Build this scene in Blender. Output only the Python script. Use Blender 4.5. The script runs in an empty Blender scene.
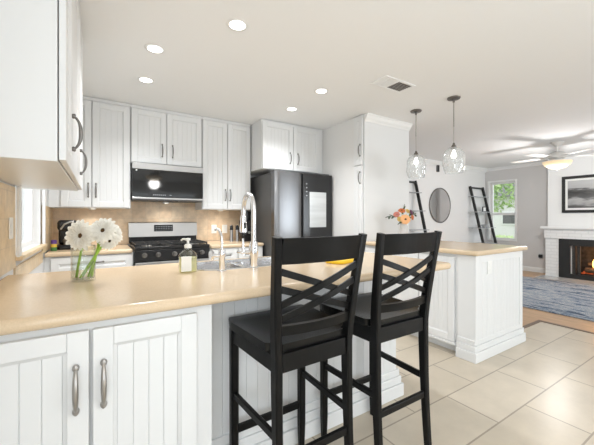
import bpy, bmesh, math, random
from mathutils import Vector, Matrix
random.seed(7)
PI = math.pi
scene = bpy.context.scene
COL = scene.collection

# ------------------------------------------------------------------ camera
cam = bpy.data.objects.new('camera', bpy.data.cameras.new('camera'))
COL.objects.link(cam)
cam.data.sensor_width = 36.0
cam.data.lens = 314.0 / 594.0 * 36.0
cam.data.shift_y = -4.5 / 594.0
cam.data.clip_start = 0.02
cam.location = (0, 0, 1.22)
cam.rotation_euler = (PI / 2, 0, -0.5652)
scene.camera = cam

# ------------------------------------------------------------------ world, exposure
world = bpy.data.worlds.new('sky'); scene.world = world
world.use_nodes = True
bg = world.node_tree.nodes['Background']
bg.inputs[0].default_value = (0.92, 0.96, 1.0, 1)
bg.inputs[1].default_value = 1.9
scene.view_settings.view_transform = 'Standard'
scene.view_settings.look = 'None'
scene.view_settings.exposure = 0.09
scene.view_settings.gamma = 1.0
scene.view_settings.use_curve_mapping = False

# ------------------------------------------------------------------ added area lamps, standing in for unseen daylight behind the camera
def area(name, loc, rot, sx, sy, power, color=(1, 1, 1)):
    l = bpy.data.lights.new(name, 'AREA'); l.shape = 'RECTANGLE'
    l.size = sx; l.size_y = sy; l.energy = power; l.color = color
    o = bpy.data.objects.new(name, l); COL.objects.link(o)
    o.location = loc; o.rotation_euler = rot
    return o
area('added_dining_fill', (1.5, -3.96, 1.08), (PI / 2, 0, 0), 3.0, 2.1, 17, (0.86, 0.94, 1.0))  # added fill lamp just inside the unseen dining doors
area('added_living_fill', (6.2, -3.96, 1.08), (PI / 2, 0, 0), 2.8, 2.1, 105, (0.85, 0.935, 1.0))  # fill lamp added at the unseen rear doors to brighten the living room
area('added_left_fill', (-0.40, -1.2, 1.35), (PI / 2, 0, -PI / 2), 2.2, 1.5, 58, (0.86, 0.94, 1.0))  # added side fill on a solid stretch of wall, no window here

# ------------------------------------------------------------------ materials
def nt(m):
    return m.node_tree.nodes, m.node_tree.links
def mat(name, color, rough=0.5, metal=0.0, spec=None, coat=0.0, noise=0.0, nscale=20.0, bump=0.0, bscale=60.0,
        trans=0.0, ior=1.45, emit=None, estr=0.0, stretch=None):
    m = bpy.data.materials.new(name); m.use_nodes = True
    N, L = nt(m); b = N['Principled BSDF']
    b.inputs['Base Color'].default_value = (*color, 1)
    b.inputs['Roughness'].default_value = rough
    b.inputs['Metallic'].default_value = metal
    b.inputs['IOR'].default_value = ior
    if spec is not None: b.inputs['Specular IOR Level'].default_value = spec
    b.inputs['Coat Weight'].default_value = coat
    b.inputs['Transmission Weight'].default_value = trans
    if emit:
        b.inputs['Emission Color'].default_value = (*emit, 1)
        b.inputs['Emission Strength'].default_value = estr
    geo = None
    def vec():
        nonlocal geo
        if geo is None:
            tc = N.new('ShaderNodeTexCoord'); mp = N.new('ShaderNodeMapping')
            if stretch: mp.inputs['Scale'].default_value = stretch
            L.new(tc.outputs['Object'], mp.inputs['Vector']); geo = mp.outputs['Vector']
        return geo
    if noise > 0:
        n = N.new('ShaderNodeTexNoise'); n.inputs['Scale'].default_value = nscale; n.inputs['Detail'].default_value = 5
        L.new(vec(), n.inputs['Vector'])
        r = N.new('ShaderNodeValToRGB')
        r.color_ramp.elements[0].position = 0.3; r.color_ramp.elements[1].position = 0.7
        r.color_ramp.elements[0].color = (*[max(0, c * (1 - noise)) for c in color], 1)
        r.color_ramp.elements[1].color = (*[min(1, c * (1 + noise)) for c in color], 1)
        L.new(n.outputs['Fac'], r.inputs['Fac']); L.new(r.outputs['Color'], b.inputs['Base Color'])
    if bump > 0:
        n = N.new('ShaderNodeTexNoise'); n.inputs['Scale'].default_value = bscale; n.inputs['Detail'].default_value = 3
        L.new(vec(), n.inputs['Vector'])
        bp = N.new('ShaderNodeBump'); bp.inputs['Strength'].default_value = bump; bp.inputs['Distance'].default_value = 0.01
        L.new(n.outputs['Fac'], bp.inputs['Height']); L.new(bp.outputs['Normal'], b.inputs['Normal'])
    return m

def tile_mat(name, c1, c2, grout, bw, rh, x0, y0, axes='xy', mortar=0.004, rough=0.35, offset=0.5, nscale=6, namt=0.25, bump=0.15):
    m = bpy.data.materials.new(name); m.use_nodes = True
    N, L = nt(m); b = N['Principled BSDF']; b.inputs['Roughness'].default_value = rough
    g = N.new('ShaderNodeNewGeometry'); s = N.new('ShaderNodeSeparateXYZ'); c = N.new('ShaderNodeCombineXYZ')
    L.new(g.outputs['Position'], s.inputs[0])
    for k, (ax, off) in enumerate(zip(axes, (x0, y0))):
        a = N.new('ShaderNodeMath'); a.operation = 'SUBTRACT'; a.inputs[1].default_value = off
        L.new(s.outputs['XYZ'.index(ax.upper())], a.inputs[0]); L.new(a.outputs[0], c.inputs[k])
    br = N.new('ShaderNodeTexBrick'); br.offset = offset; br.offset_frequency = 2
    br.inputs['Scale'].default_value = 1.0
    br.inputs['Brick Width'].default_value = bw; br.inputs['Row Height'].default_value = rh
    br.inputs['Mortar Size'].default_value = mortar; br.inputs['Mortar Smooth'].default_value = 0.1
    br.inputs['Bias'].default_value = 0.0
    br.inputs['Color1'].default_value = (*c1, 1); br.inputs['Color2'].default_value = (*c2, 1)
    br.inputs['Mortar'].default_value = (*grout, 1)
    L.new(c.outputs[0], br.inputs['Vector'])
    n = N.new('ShaderNodeTexNoise'); n.inputs['Scale'].default_value = nscale; n.inputs['Detail'].default_value = 7
    n.inputs['Roughness'].default_value = 0.65
    L.new(g.outputs['Position'], n.inputs['Vector'])
    r = N.new('ShaderNodeValToRGB'); r.color_ramp.elements[0].position = 0.3; r.color_ramp.elements[1].position = 0.72
    r.color_ramp.elements[0].color = (1 - namt, 1 - namt, 1 - namt, 1); r.color_ramp.elements[1].color = (1, 1, 1, 1)
    L.new(n.outputs['Fac'], r.inputs['Fac'])
    mx = N.new('ShaderNodeMixRGB'); mx.blend_type = 'MULTIPLY'; mx.inputs['Fac'].default_value = 1
    L.new(br.outputs['Color'], mx.inputs[1]); L.new(r.outputs['Color'], mx.inputs[2])
    L.new(mx.outputs[0], b.inputs['Base Color'])
    bp = N.new('ShaderNodeBump'); bp.inputs['Strength'].default_value = bump; bp.inputs['Distance'].default_value = 0.004; bp.invert = True
    L.new(br.outputs['Fac'], bp.inputs['Height']); L.new(bp.outputs['Normal'], b.inputs['Normal'])
    return m

M = {}
M['white'] = mat('white_cabinet_paint', (0.76, 0.765, 0.765), 0.35)
M['trimw'] = mat('white_trim_paint', (0.84, 0.84, 0.83), 0.4)
M['ceil'] = mat('ceiling_paint', (0.88, 0.885, 0.885), 0.9, bump=0.06, bscale=35)
M['wall'] = mat('pale_grey_paint', (0.77, 0.765, 0.755), 0.75, bump=0.03, bscale=90)
M['wallg'] = mat('mid_grey_paint', (0.65, 0.635, 0.625), 0.75, bump=0.03, bscale=90)
M['breast'] = mat('white_chimney_paint', (0.82, 0.82, 0.81), 0.7)
M['floor'] = tile_mat('cream_floor_tile', (0.635, 0.555, 0.44), (0.68, 0.60, 0.485), (0.37, 0.31, 0.24), 0.672, 0.332,
                      2.017 - 0.672 * 20 + 0.336, 0.935 - 0.332 * 30, 'xy', 0.005, 0.3, nscale=3.5, namt=0.16)
M['splash'] = tile_mat('travertine_splash_tile', (0.72, 0.54, 0.37), (0.82, 0.66, 0.48), (0.68, 0.55, 0.41), 0.15, 0.15,
                       -0.41 - 1.5, 0.915 - 1.5, 'xz', 0.002, 0.4, offset=0.0, nscale=14, namt=0.28)
M['splashl'] = tile_mat('travertine_wall_tile', (0.82, 0.61, 0.37), (0.90, 0.71, 0.47), (0.74, 0.58, 0.40), 0.15, 0.15,
                        2.45 - 3, 0.915 - 1.5, 'yz', 0.002, 0.4, offset=0.0, nscale=14, namt=0.28)
M['brick'] = tile_mat('white_painted_brick', (0.80, 0.80, 0.79), (0.84, 0.84, 0.83), (0.74, 0.74, 0.73), 0.20, 0.065,
                      2.80 - 4, 0.0, 'yz', 0.008, 0.6, nscale=30, namt=0.05, bump=0.35)
M['counter'] = mat('tan_counter', (0.68, 0.53, 0.362), 0.2, noise=0.05, nscale=180, spec=0.5)
M['nickel'] = mat('brushed_nickel', (0.42, 0.40, 0.38), 0.32, 1.0)
M['dknickel'] = mat('dark_nickel', (0.20, 0.19, 0.18), 0.35, 1.0)
M['steel'] = mat('stainless', (0.43, 0.425, 0.42), 0.36, 1.0, stretch=(1, 1, 60), bump=0.02, bscale=30)
M['sink'] = mat('sink_steel', (0.72, 0.72, 0.73), 0.25, 1.0)
M['dsteel'] = mat('black_stainless', (0.20, 0.20, 0.205), 0.27, 1.0)
M['dgrey'] = mat('charcoal_side', (0.13, 0.13, 0.13), 0.45, 0.3)
M['chrome'] = mat('chrome', (0.80, 0.80, 0.81), 0.10, 1.0)
M['black'] = mat('black_enamel', (0.012, 0.012, 0.013), 0.22)
M['bglass'] = mat('black_glass', (0.010, 0.010, 0.010), 0.05)
M['fglass'] = mat('fridge_black_glass', (0.022, 0.022, 0.023), 0.15)
M['matblack'] = mat('matt_black', (0.018, 0.018, 0.018), 0.6)
M['stool'] = mat('black_stain_wood', (0.005, 0.005, 0.005), 0.33, spec=0.22, bump=0.05, bscale=40, stretch=(1, 1, 0.1))
M['seat'] = mat('black_seat', (0.005, 0.005, 0.005), 0.26, spec=0.3)
M['bpanel'] = mat('painted_bright_panel', (0.62, 0.64, 0.65), 0.2, noise=0.12, nscale=4, stretch=(0.3, 1, 3))  # brightness of the panel is painted in as pale banded colour, no emission
def thin_glass(name, tint=(0.97, 0.98, 0.97), refl=1.0, bump=0.0, bscale=26, body=0.0, bcol=(1, 1, 1)):
    m = bpy.data.materials.new(name); m.use_nodes = True
    N, L = nt(m); N.remove(N['Principled BSDF']); out = N['Material Output']
    tr = N.new('ShaderNodeBsdfTransparent'); tr.inputs[0].default_value = (*tint, 1)
    gl = N.new('ShaderNodeBsdfGlossy'); gl.inputs['Roughness'].default_value = 0.02
    fr = N.new('ShaderNodeLayerWeight'); fr.inputs['Blend'].default_value = 0.5
    pw = N.new('ShaderNodeMath'); pw.operation = 'POWER'; pw.inputs[1].default_value = 3.5
    L.new(fr.outputs['Facing'], pw.inputs[0])
    mu = N.new('ShaderNodeMath'); mu.operation = 'MULTIPLY_ADD'; mu.inputs[1].default_value = 0.55 * refl; mu.inputs[2].default_value = 0.035 * refl; mu.use_clamp = True
    L.new(pw.outputs[0], mu.inputs[0])
    if bump > 0:
        tc = N.new('ShaderNodeTexCoord'); n = N.new('ShaderNodeTexNoise'); n.inputs['Scale'].default_value = bscale; n.inputs['Detail'].default_value = 2
        L.new(tc.outputs['Object'], n.inputs['Vector'])
        bp = N.new('ShaderNodeBump'); bp.inputs['Strength'].default_value = bump; bp.inputs['Distance'].default_value = 0.02
        L.new(n.outputs['Fac'], bp.inputs['Height']); L.new(bp.outputs[0], gl.inputs['Normal']); L.new(bp.outputs[0], fr.inputs['Normal'])
    mx = N.new('ShaderNodeMixShader'); L.new(mu.outputs[0], mx.inputs[0]); L.new(tr.outputs[0], mx.inputs[1]); L.new(gl.outputs[0], mx.inputs[2])
    last = mx
    if body > 0:
        df = N.new('ShaderNodeBsdfDiffuse'); df.inputs[0].default_value = (*bcol, 1)
        m2 = N.new('ShaderNodeMixShader'); m2.inputs[0].default_value = body; L.new(mx.outputs[0], m2.inputs[1]); L.new(df.outputs[0], m2.inputs[2]); last = m2
    L.new(last.outputs[0], out.inputs['Surface'])
    return m
M['clear'] = thin_glass('clear_glass', (0.95, 0.97, 0.96), 1.5)
M['pane'] = thin_glass('window_glass', (0.98, 0.99, 0.99), 0.6)
M['ripple'] = thin_glass('rippled_glass', (0.96, 0.97, 0.97), 1.9, 0.6, 14, 0.16, (0.9, 0.9, 0.9))
M['water'] = thin_glass('water', (0.97, 0.985, 0.975), 0.5)
M['soap'] = thin_glass('soap_liquid', (0.98, 0.965, 0.80), 0.5, body=0.3, bcol=(0.93, 0.90, 0.55))
M['pwhite'] = mat('white_plastic', (0.82, 0.82, 0.80), 0.35)
M['jugc'] = mat('jug_ceramic', (0.62, 0.61, 0.60), 0.3)
M['label'] = mat('paper_label', (0.85, 0.85, 0.82), 0.5)
M['petal'] = mat('white_petal', (0.93, 0.925, 0.90), 0.6)
_N, _L = nt(M['petal']); _t = _N.new('ShaderNodeBsdfTranslucent'); _t.inputs[0].default_value = (0.93, 0.92, 0.86, 1)
_m = _N.new('ShaderNodeMixShader'); _m.inputs[0].default_value = 0.48
_L.new(_N['Principled BSDF'].outputs[0], _m.inputs[1]); _L.new(_t.outputs[0], _m.inputs[2]); _L.new(_m.outputs[0], _N['Material Output'].inputs['Surface'])
M['eye'] = mat('flower_eye', (0.09, 0.045, 0.015), 0.8, noise=0.5, nscale=300)
M['eyer'] = mat('flower_eye_ring', (0.50, 0.40, 0.12), 0.8)
M['stem'] = mat('green_stem', (0.30, 0.50, 0.06), 0.5)
M['leaf'] = mat('dark_leaf', (0.06, 0.09, 0.035), 0.6)
M['leafg'] = mat('grey_leaf', (0.11, 0.13, 0.10), 0.6)
M['peach'] = mat('peach_petal', (0.90, 0.50, 0.24), 0.6)
M['orange'] = mat('orange_petal', (0.62, 0.17, 0.05), 0.6)
M['pink'] = mat('pink_petal', (0.62, 0.22, 0.17), 0.6)
M['purple'] = mat('plum_petal', (0.14, 0.05, 0.10), 0.6)
M['cream'] = mat('cream_petal', (0.75, 0.52, 0.16), 0.6)
M['lightglow'] = mat('lamp_glow', (1, 1, 1), 0.5, emit=(1.0, 0.97, 0.92), estr=6.0)
M['bulb'] = mat('bulb_glow', (1, 1, 1), 0.5, emit=(1.0, 0.96, 0.90), estr=3.0)
M['bowlglow'] = mat('fan_bowl_glow', (0.62, 0.48, 0.30), 0.4, emit=(1.0, 0.80, 0.52), estr=0.5)
M['blade'] = mat('white_fan_blade', (0.74, 0.72, 0.69), 0.45)
M['darkvent'] = mat('vent_dark', (0.10, 0.085, 0.07), 0.7)
M['mirror'] = mat('mirror_silver', (0.86, 0.86, 0.87), 0.02, 1.0)
M['oak'] = mat('oak_floor', (0.52, 0.33, 0.19), 0.35, noise=0.22, nscale=5, stretch=(9, 0.6, 1))
M['strip'] = mat('dark_oak_strip', (0.16, 0.105, 0.07), 0.4)
M['yellow'] = mat('yellow_cloth', (0.85, 0.52, 0.02), 0.8)
M['lshelf'] = mat('pale_shelf', (0.42, 0.43, 0.44), 0.2)
M['log'] = mat('charred_log', (0.10, 0.055, 0.03), 0.9, noise=0.7, nscale=25, bump=0.6, bscale=30)
M['ember'] = mat('embers', (0.12, 0.03, 0.02), 0.9, noise=0.8, nscale=40, emit=(1.0, 0.16, 0.03), estr=0.35)
M['fire'] = mat('flame', (1, 0.6, 0.2), 0.9, emit=(1.0, 0.46, 0.10), estr=4.5)
M['firec'] = mat('flame_core', (1, 0.8, 0.5), 0.9, emit=(1.0, 0.78, 0.42), estr=8.0)
M['soot'] = mat('sooty_brick', (0.045, 0.04, 0.036), 0.9, noise=0.4, nscale=15)
M['jarp'] = mat('purple_lid', (0.12, 0.05, 0.25), 0.5)
M['jary'] = mat('yellow_band', (0.65, 0.45, 0.06), 0.5)
M['jarg'] = mat('green_band', (0.06, 0.20, 0.06), 0.5)
M['grass'] = mat('lawn', (0.24, 0.30, 0.14), 0.9, noise=0.4, nscale=8)
M['bush'] = mat('garden_leaf', (0.30, 0.46, 0.16), 0.7)
M['bushl'] = mat('garden_leaf_light', (0.52, 0.64, 0.32), 0.7)
M['bark'] = mat('bark', (0.12, 0.08, 0.05), 0.9)
M['stucco'] = mat('pale_stucco', (0.78, 0.77, 0.75), 0.8)

# rug
def rug_mat():
    m = bpy.data.materials.new('blue_grey_rug'); m.use_nodes = True
    N, L = nt(m); b = N['Principled BSDF']; b.inputs['Roughness'].default_value = 0.95
    g = N.new('ShaderNodeNewGeometry'); mp = N.new('ShaderNodeMapping'); mp.inputs['Scale'].default_value = (4.2, 1.1, 1)
    L.new(g.outputs['Position'], mp.inputs['Vector'])
    n = N.new('ShaderNodeTexNoise'); n.inputs['Scale'].default_value = 1.5; n.inputs['Detail'].default_value = 8
    n.inputs['Roughness'].default_value = 0.72; n.inputs['Distortion'].default_value = 1.2
    L.new(mp.outputs[0], n.inputs['Vector'])
    r = N.new('ShaderNodeValToRGB'); cr = r.color_ramp
    cols = [(0.38, (0.03, 0.05, 0.09)), (0.44, (0.09, 0.15, 0.24)), (0.475, (0.46, 0.47, 0.48)), (0.505, (0.08, 0.14, 0.23)), (0.54, (0.54, 0.53, 0.52)), (0.58, (0.14, 0.20, 0.29)), (0.66, (0.58, 0.56, 0.53))]
    cr.elements[0].position = cols[0][0]; cr.elements[0].color = (*cols[0][1], 1)
    cr.elements[1].position = cols[-1][0]; cr.elements[1].color = (*cols[-1][1], 1)
    for p, c in cols[1:-1]:
        e = cr.elements.new(p); e.color = (*c, 1)
    L.new(n.outputs['Fac'], r.inputs['Fac']); L.new(r.outputs['Color'], b.inputs['Base Color'])
    return m
M['rug'] = rug_mat()

# monochrome shoreline print: sky, tree line and pale bands, all within its own picture
def print_mat():
    m = bpy.data.materials.new('monochrome_print'); m.use_nodes = True
    N, L = nt(m); b = N['Principled BSDF']; b.inputs['Roughness'].default_value = 0.35
    tc = N.new('ShaderNodeTexCoord'); s = N.new('ShaderNodeSeparateXYZ'); L.new(tc.outputs['Object'], s.inputs[0])
    n = N.new('ShaderNodeTexNoise'); n.inputs['Scale'].default_value = 9; n.inputs['Detail'].default_value = 6
    mp = N.new('ShaderNodeMapping'); mp.inputs['Scale'].default_value = (1, 0.5, 2.2)
    L.new(tc.outputs['Object'], mp.inputs['Vector']); L.new(mp.outputs[0], n.inputs['Vector'])
    a = N.new('ShaderNodeMath'); a.operation = 'MULTIPLY_ADD'; a.inputs[1].default_value = 0.22
    L.new(n.outputs['Fac'], a.inputs[0]); L.new(s.outputs['Z'], a.inputs[2])
    r = N.new('ShaderNodeValToRGB'); cr = r.color_ramp
    cols = [(0.02, (0.05,) * 3), (0.14, (0.10,) * 3), (0.20, (0.34,) * 3), (0.26, (0.42,) * 3), (0.31, (0.10,) * 3), (0.42, (0.035,) * 3), (0.47, (0.10,) * 3), (0.50, (0.42,) * 3), (0.75, (0.56,) * 3)]
    cr.elements[0].position = cols[0][0]; cr.elements[0].color = (*cols[0][1], 1)
    cr.elements[1].position = cols[-1][0]; cr.elements[1].color = (*cols[-1][1], 1)
    for p, c in cols[1:-1]:
        e = cr.elements.new(p); e.color = (*c, 1)
    L.new(a.outputs[0], r.inputs['Fac']); L.new(r.outputs['Color'], b.inputs['Base Color'])
    return m
M['print'] = print_mat()

# ------------------------------------------------------------------ mesh helpers
def NB(): return bmesh.new()
def merge(dst, src):
    me = bpy.data.meshes.new('tmp'); src.to_mesh(me); src.free(); dst.from_mesh(me); bpy.data.meshes.remove(me)
def box(bm, x0, x1, y0, y1, z0, z1, bev=0.0, seg=2):
    b = bmesh.new()
    bmesh.ops.create_cube(b, size=1.0)
    bmesh.ops.scale(b, vec=(abs(x1 - x0), abs(y1 - y0), abs(z1 - z0)), verts=b.verts)
    bmesh.ops.translate(b, vec=((x0 + x1) / 2, (y0 + y1) / 2, (z0 + z1) / 2), verts=b.verts)
    if bev > 0:
        bmesh.ops.bevel(b, geom=list(b.edges), offset=min(bev, 0.45 * min(abs(x1 - x0), abs(y1 - y0), abs(z1 - z0))), segments=seg, affect='EDGES', profile=0.5)
    merge(bm, b); return bm
def tube(bm, pts, r, n=12, caps=True, flat=1.0):
    pts = [Vector(p) for p in pts]; rs = r if isinstance(r, (list, tuple)) else [r] * len(pts)
    rings = []; up = None
    for i, p in enumerate(pts):
        t = (pts[min(i + 1, len(pts) - 1)] - pts[max(i - 1, 0)]).normalized()
        if up is None:
            up = Vector((0, 0, 1)) if abs(t.z) < 0.9 else Vector((1, 0, 0))
        s = t.cross(up).normalized(); up = s.cross(t).normalized()
        rings.append([bm.verts.new(p + (s * math.cos(2 * PI * k / n) + up * math.sin(2 * PI * k / n) * flat) * rs[i]) for k in range(n)])
    for a, b in zip(rings, rings[1:]):
        for k in range(n):
            bm.faces.new((a[k], a[(k + 1) % n], b[(k + 1) % n], b[k])).smooth = True
    if caps:
        bm.faces.new(rings[0][::-1]); bm.faces.new(rings[-1])
    return bm
def lathe(bm, prof, n=32, c=(0, 0, 0), smooth=True, jitter=None):
    c = Vector(c); rings = []
    for r, z in prof:
        if r < 1e-6: rings.append([bm.verts.new(c + Vector((0, 0, z)))])
        else: rings.append([bm.verts.new(c + Vector((r * math.cos(2 * PI * k / n), r * math.sin(2 * PI * k / n), z))) for k in range(n)])
    for a, b in zip(rings, rings[1:]):
        for k in range(n):
            k2 = (k + 1) % n
            if len(a) == 1 and len(b) == 1: continue
            if len(a) == 1: f = bm.faces.new((a[0], b[k2], b[k]))
            elif len(b) == 1: f = bm.faces.new((a[k], a[k2], b[0]))
            else: f = bm.faces.new((a[k], a[k2], b[k2], b[k]))
            f.smooth = smooth
    return bm
def ball(bm, c, r, sc=(1, 1, 1), u=16, v=10):
    b = bmesh.new(); bmesh.ops.create_uvsphere(b, u_segments=u, v_segments=v, radius=r)
    bmesh.ops.scale(b, vec=sc, verts=b.verts); bmesh.ops.translate(b, vec=c, verts=b.verts)
    for f in b.faces: f.smooth = True
    merge(bm, b); return bm
def ribbon(bm, pts, w, t, side):
    """bar of rectangular section w (along side) x t swept along pts"""
    pts = [Vector(p) for p in pts]; side = Vector(side).normalized(); rings = []
    for i, p in enumerate(pts):
        d = (pts[min(i + 1, len(pts) - 1)] - pts[max(i - 1, 0)]).normalized()
        n = d.cross(side).normalized()
        ww = w[i] if isinstance(w, (list, tuple)) else w; tt = t[i] if isinstance(t, (list, tuple)) else t
        c = 0.18 * min(ww, tt)
        rings.append([bm.verts.new(p + side * a + n * b) for a, b in
                      ((ww / 2 - c, tt / 2), (-ww / 2 + c, tt / 2), (-ww / 2, tt / 2 - c), (-ww / 2, -tt / 2 + c), (-ww / 2 + c, -tt / 2), (ww / 2 - c, -tt / 2), (ww / 2, -tt / 2 + c), (ww / 2, tt / 2 - c))])
    for a, b in zip(rings, rings[1:]):
        for k in range(8): bm.faces.new((a[k], a[(k + 1) % 8], b[(k + 1) % 8], b[k]))
    bm.faces.new(rings[0][::-1]); bm.faces.new(rings[-1])
    return bm
def xf(bm, mtx):
    bmesh.ops.transform(bm, matrix=mtx, verts=bm.verts); return bm
def obj(name, bm, m, parent=None, loc=None):
    bmesh.ops.recalc_face_normals(bm, faces=bm.faces)
    for e in bm.edges:
        if len(e.link_faces) == 2 and e.calc_face_angle(0) > 0.7: e.smooth = False
    me = bpy.data.meshes.new(name); bm.to_mesh(me); bm.free()
    o = bpy.data.objects.new(name, me); COL.objects.link(o)
    me.materials.append(M[m] if isinstance(m, str) else m)
    if parent: o.parent = parent
    if loc: o.location = loc
    return o
def tag(o, label, cat, group=None, kind=None):
    o['label'] = label; o['category'] = cat
    if group: o['group'] = group
    if kind: o['kind'] = kind
    return o
def thing(name, label, cat, loc=(0, 0, 0), rz=0.0, group=None):
    o = bpy.data.objects.new(name, None); COL.objects.link(o)
    o.empty_display_size = 0.1; o.location = loc; o.rotation_euler = (0, 0, rz)
    return tag(o, label, cat, group)
def struct(name, bm, m, parent=None):
    o = obj(name, bm, m, parent)
    if not parent: o['kind'] = 'structure'
    return o
KIDS = {}
def copy_tree(o, parent=None):
    c = o.copy(); COL.objects.link(c); c.parent = parent
    for ch in list(o.children): copy_tree(ch, c)
    return c
def dup(o, loc, label, rz=None):
    c = copy_tree(o); c.location = loc; c['label'] = label
    if rz is not None: c.rotation_euler = (0, 0, rz)
    return c
def rrect(x0, x1, y0, y1, radii, n=8):
    """rounded rectangle loop; radii = (x0y0, x1y0, x1y1, x0y1)"""
    pts = []
    for (cx, cy, sx, sy, a0), r in zip(((x0, y0, 1, 1, PI), (x1, y0, -1, 1, 1.5 * PI), (x1, y1, -1, -1, 0), (x0, y1, 1, -1, 0.5 * PI)), radii):
        for k in range(n + 1):
            a = a0 + k / n * PI / 2
            pts.append((cx + sx * r + r * math.cos(a), cy + sy * r + r * math.sin(a)))
    return pts
def slab(bm, x0, x1, y0, y1, z0, z1, radii, rnd, hole=None):
    """countertop slab with rounded nosing and an optional rounded hole"""
    h = z1 - z0; prof = []
    for k in range(7):
        a = k / 6 * PI / 2
        prof.append((rnd * (1 - math.sin(a)), z0 + rnd * (1 - math.cos(a))) )
    prof = [(rnd * (1 - math.cos(PI / 2 - a * PI / 12)), 0) for a in range(0)] or prof
    lower = [(rnd * (1 - math.sin(k / 5 * PI / 2)), z0 + rnd * (1 - math.cos(k / 5 * PI / 2))) for k in range(6)]
    upper = [(rnd * (1 - math.cos(k / 5 * PI / 2)), z1 - rnd * (1 - math.sin(k / 5 * PI / 2))) for k in range(6)]
    loops = []
    for ins, z in lower + upper:
        loops.append([bm.verts.new((x, y, z)) for x, y in rrect(x0 + ins, x1 - ins, y0 + ins, y1 - ins, [max(r - ins, 0.001) for r in radii])])
    n = len(loops[0])
    for a, b in zip(loops, loops[1:]):
        for k in range(n): bm.faces.new((a[k], a[(k + 1) % n], b[(k + 1) % n], b[k])).smooth = True
    if not hole:
        bm.faces.new(loops[0][::-1]); bm.faces.new(loops[-1])
    else:
        hl = []
        for z in (z0, z1): hl.append([bm.verts.new((x, y, z)) for x, y in hole])
        for a, b in zip(hl[0], hl[0][1:] + hl[0][:1]): pass
        m_ = len(hole)
        for k in range(m_): bm.faces.new((hl[0][k], hl[1][k], hl[1][(k + 1) % m_], hl[0][(k + 1) % m_]))
        for lo, ho in ((loops[0], hl[0]), (loops[-1], hl[1])):
            es = []
            for lp in (lo, ho):
                for k in range(len(lp)):
                    e = bm.edges.get((lp[k], lp[(k + 1) % len(lp)])) or bm.edges.new((lp[k], lp[(k + 1) % len(lp)]))
                    es.append(e)
            bmesh.ops.triangle_fill(bm, use_beauty=True, edges=es)
    return bm

# ------------------------------------------------------------------ room shell
CZ = 2.465
XL, YB, XR, YR = -0.41, 4.20, 8.36, -4.0
bm = NB(); box(bm, XL, 4.42, YR, 1.60, -0.06, 0); box(bm, XL, 3.62, 1.60, YB, -0.06, 0)
struct('floor', bm, 'floor')
bm = NB(); box(bm, 4.42, XR, YR, 1.60, -0.06, -0.002); box(bm, 3.62, XR, 1.60, YB, -0.06, -0.002)
struct('floor.001', bm, 'oak')
bm = NB(); box(bm, 4.40, 4.445, YR, 1.60, -0.05, 0.006, 0.003); box(bm, 3.62, 4.445, 1.58, 1.622, -0.05, 0.006, 0.003)
struct('trim_1', bm, 'strip')
bm = NB(); box(bm, XL - 0.15, XR + 0.15, YR, YB, CZ, CZ + 0.1)
struct('ceiling', bm, 'ceil')
# left wall with the kitchen window opening (y 2.42..3.42, z 0.97..2.1)
WY0, WY1, WZ0, WZ1 = 2.44, 3.40, 1.0, 2.1
bm = NB()
box(bm, XL - 0.15, XL, YR, WY0, 0, CZ); box(bm, XL - 0.15, XL, WY1, YB, 0, CZ)
box(bm, XL - 0.15, XL, WY0, WY1, 0, WZ0); box(bm, XL - 0.15, XL, WY0, WY1, WZ1, CZ)
struct('wall_left', bm, 'wall')
bm = NB()
box(bm, XL, XL + 0.010, 1.20, WY0 - 0.045, 0.935, 1.395)
box(bm, XL, XL + 0.010, WY1 + 0.055, YB - 0.012, 0.915, 1.33)
box(bm, XL, XL + 0.010, WY0 - 0.045, WY1 + 0.055, 0.84, 0.935)
struct('wall_left_tile', bm, 'splashl')
bm = NB(); box(bm, XL - 0.15, XR + 0.15, YB, YB + 0.15, 0, CZ)
struct('wall_back', bm, 'wall')
bm = NB(); box(bm, XL + 0.011, 1.78, YB - 0.012, YB, 0.912, 1.42)
struct('wall_back_tile', bm, 'splash')
bm = NB(); box(bm, 2.69, 3.505, 2.905, YB, 0, CZ)
struct('wall_divider', bm, 'wall')
# right (living room) wall with window opening
LY0, LY1, LZ0, LZ1 = 3.52, 4.09, 0.69, 2.10
bm = NB()
box(bm, XR, XR + 0.15, YR, LY0, 0, CZ); box(bm, XR, XR + 0.15, LY1, YB, 0, CZ)
box(bm, XR, XR + 0.15, LY0, LY1, 0, LZ0); box(bm, XR, XR + 0.15, LY0, LY1, LZ1, CZ)
struct('wall_right', bm, 'wallg')
bm = NB(); box(bm, 8.06, XR, -1.0, 2.775, 0, CZ)
# opening for the firebox is cut as separate blocks
bm.free(); bm = NB()
box(bm, 8.06, XR, -1.0, 0.75, 0, CZ); box(bm, 8.06, XR, 2.36, 2.775, 0, CZ); box(bm, 8.06, XR, 0.75, 2.36, 0.76, CZ)
struct('wall_chimney', bm, 'breast')
# rear wall with two glazed door openings
bm = NB()
for a, b in ((XL - 0.15, 0.0), (3.0, 4.8), (7.6, XR + 0.15)): box(bm, a, b, YR - 0.15, YR, 0, CZ)
for a, b in ((0.0, 3.0), (4.8, 7.6)): box(bm, a, b, YR - 0.15, YR, 2.13, CZ)
struct('wall_rear', bm, 'wall')

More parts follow.
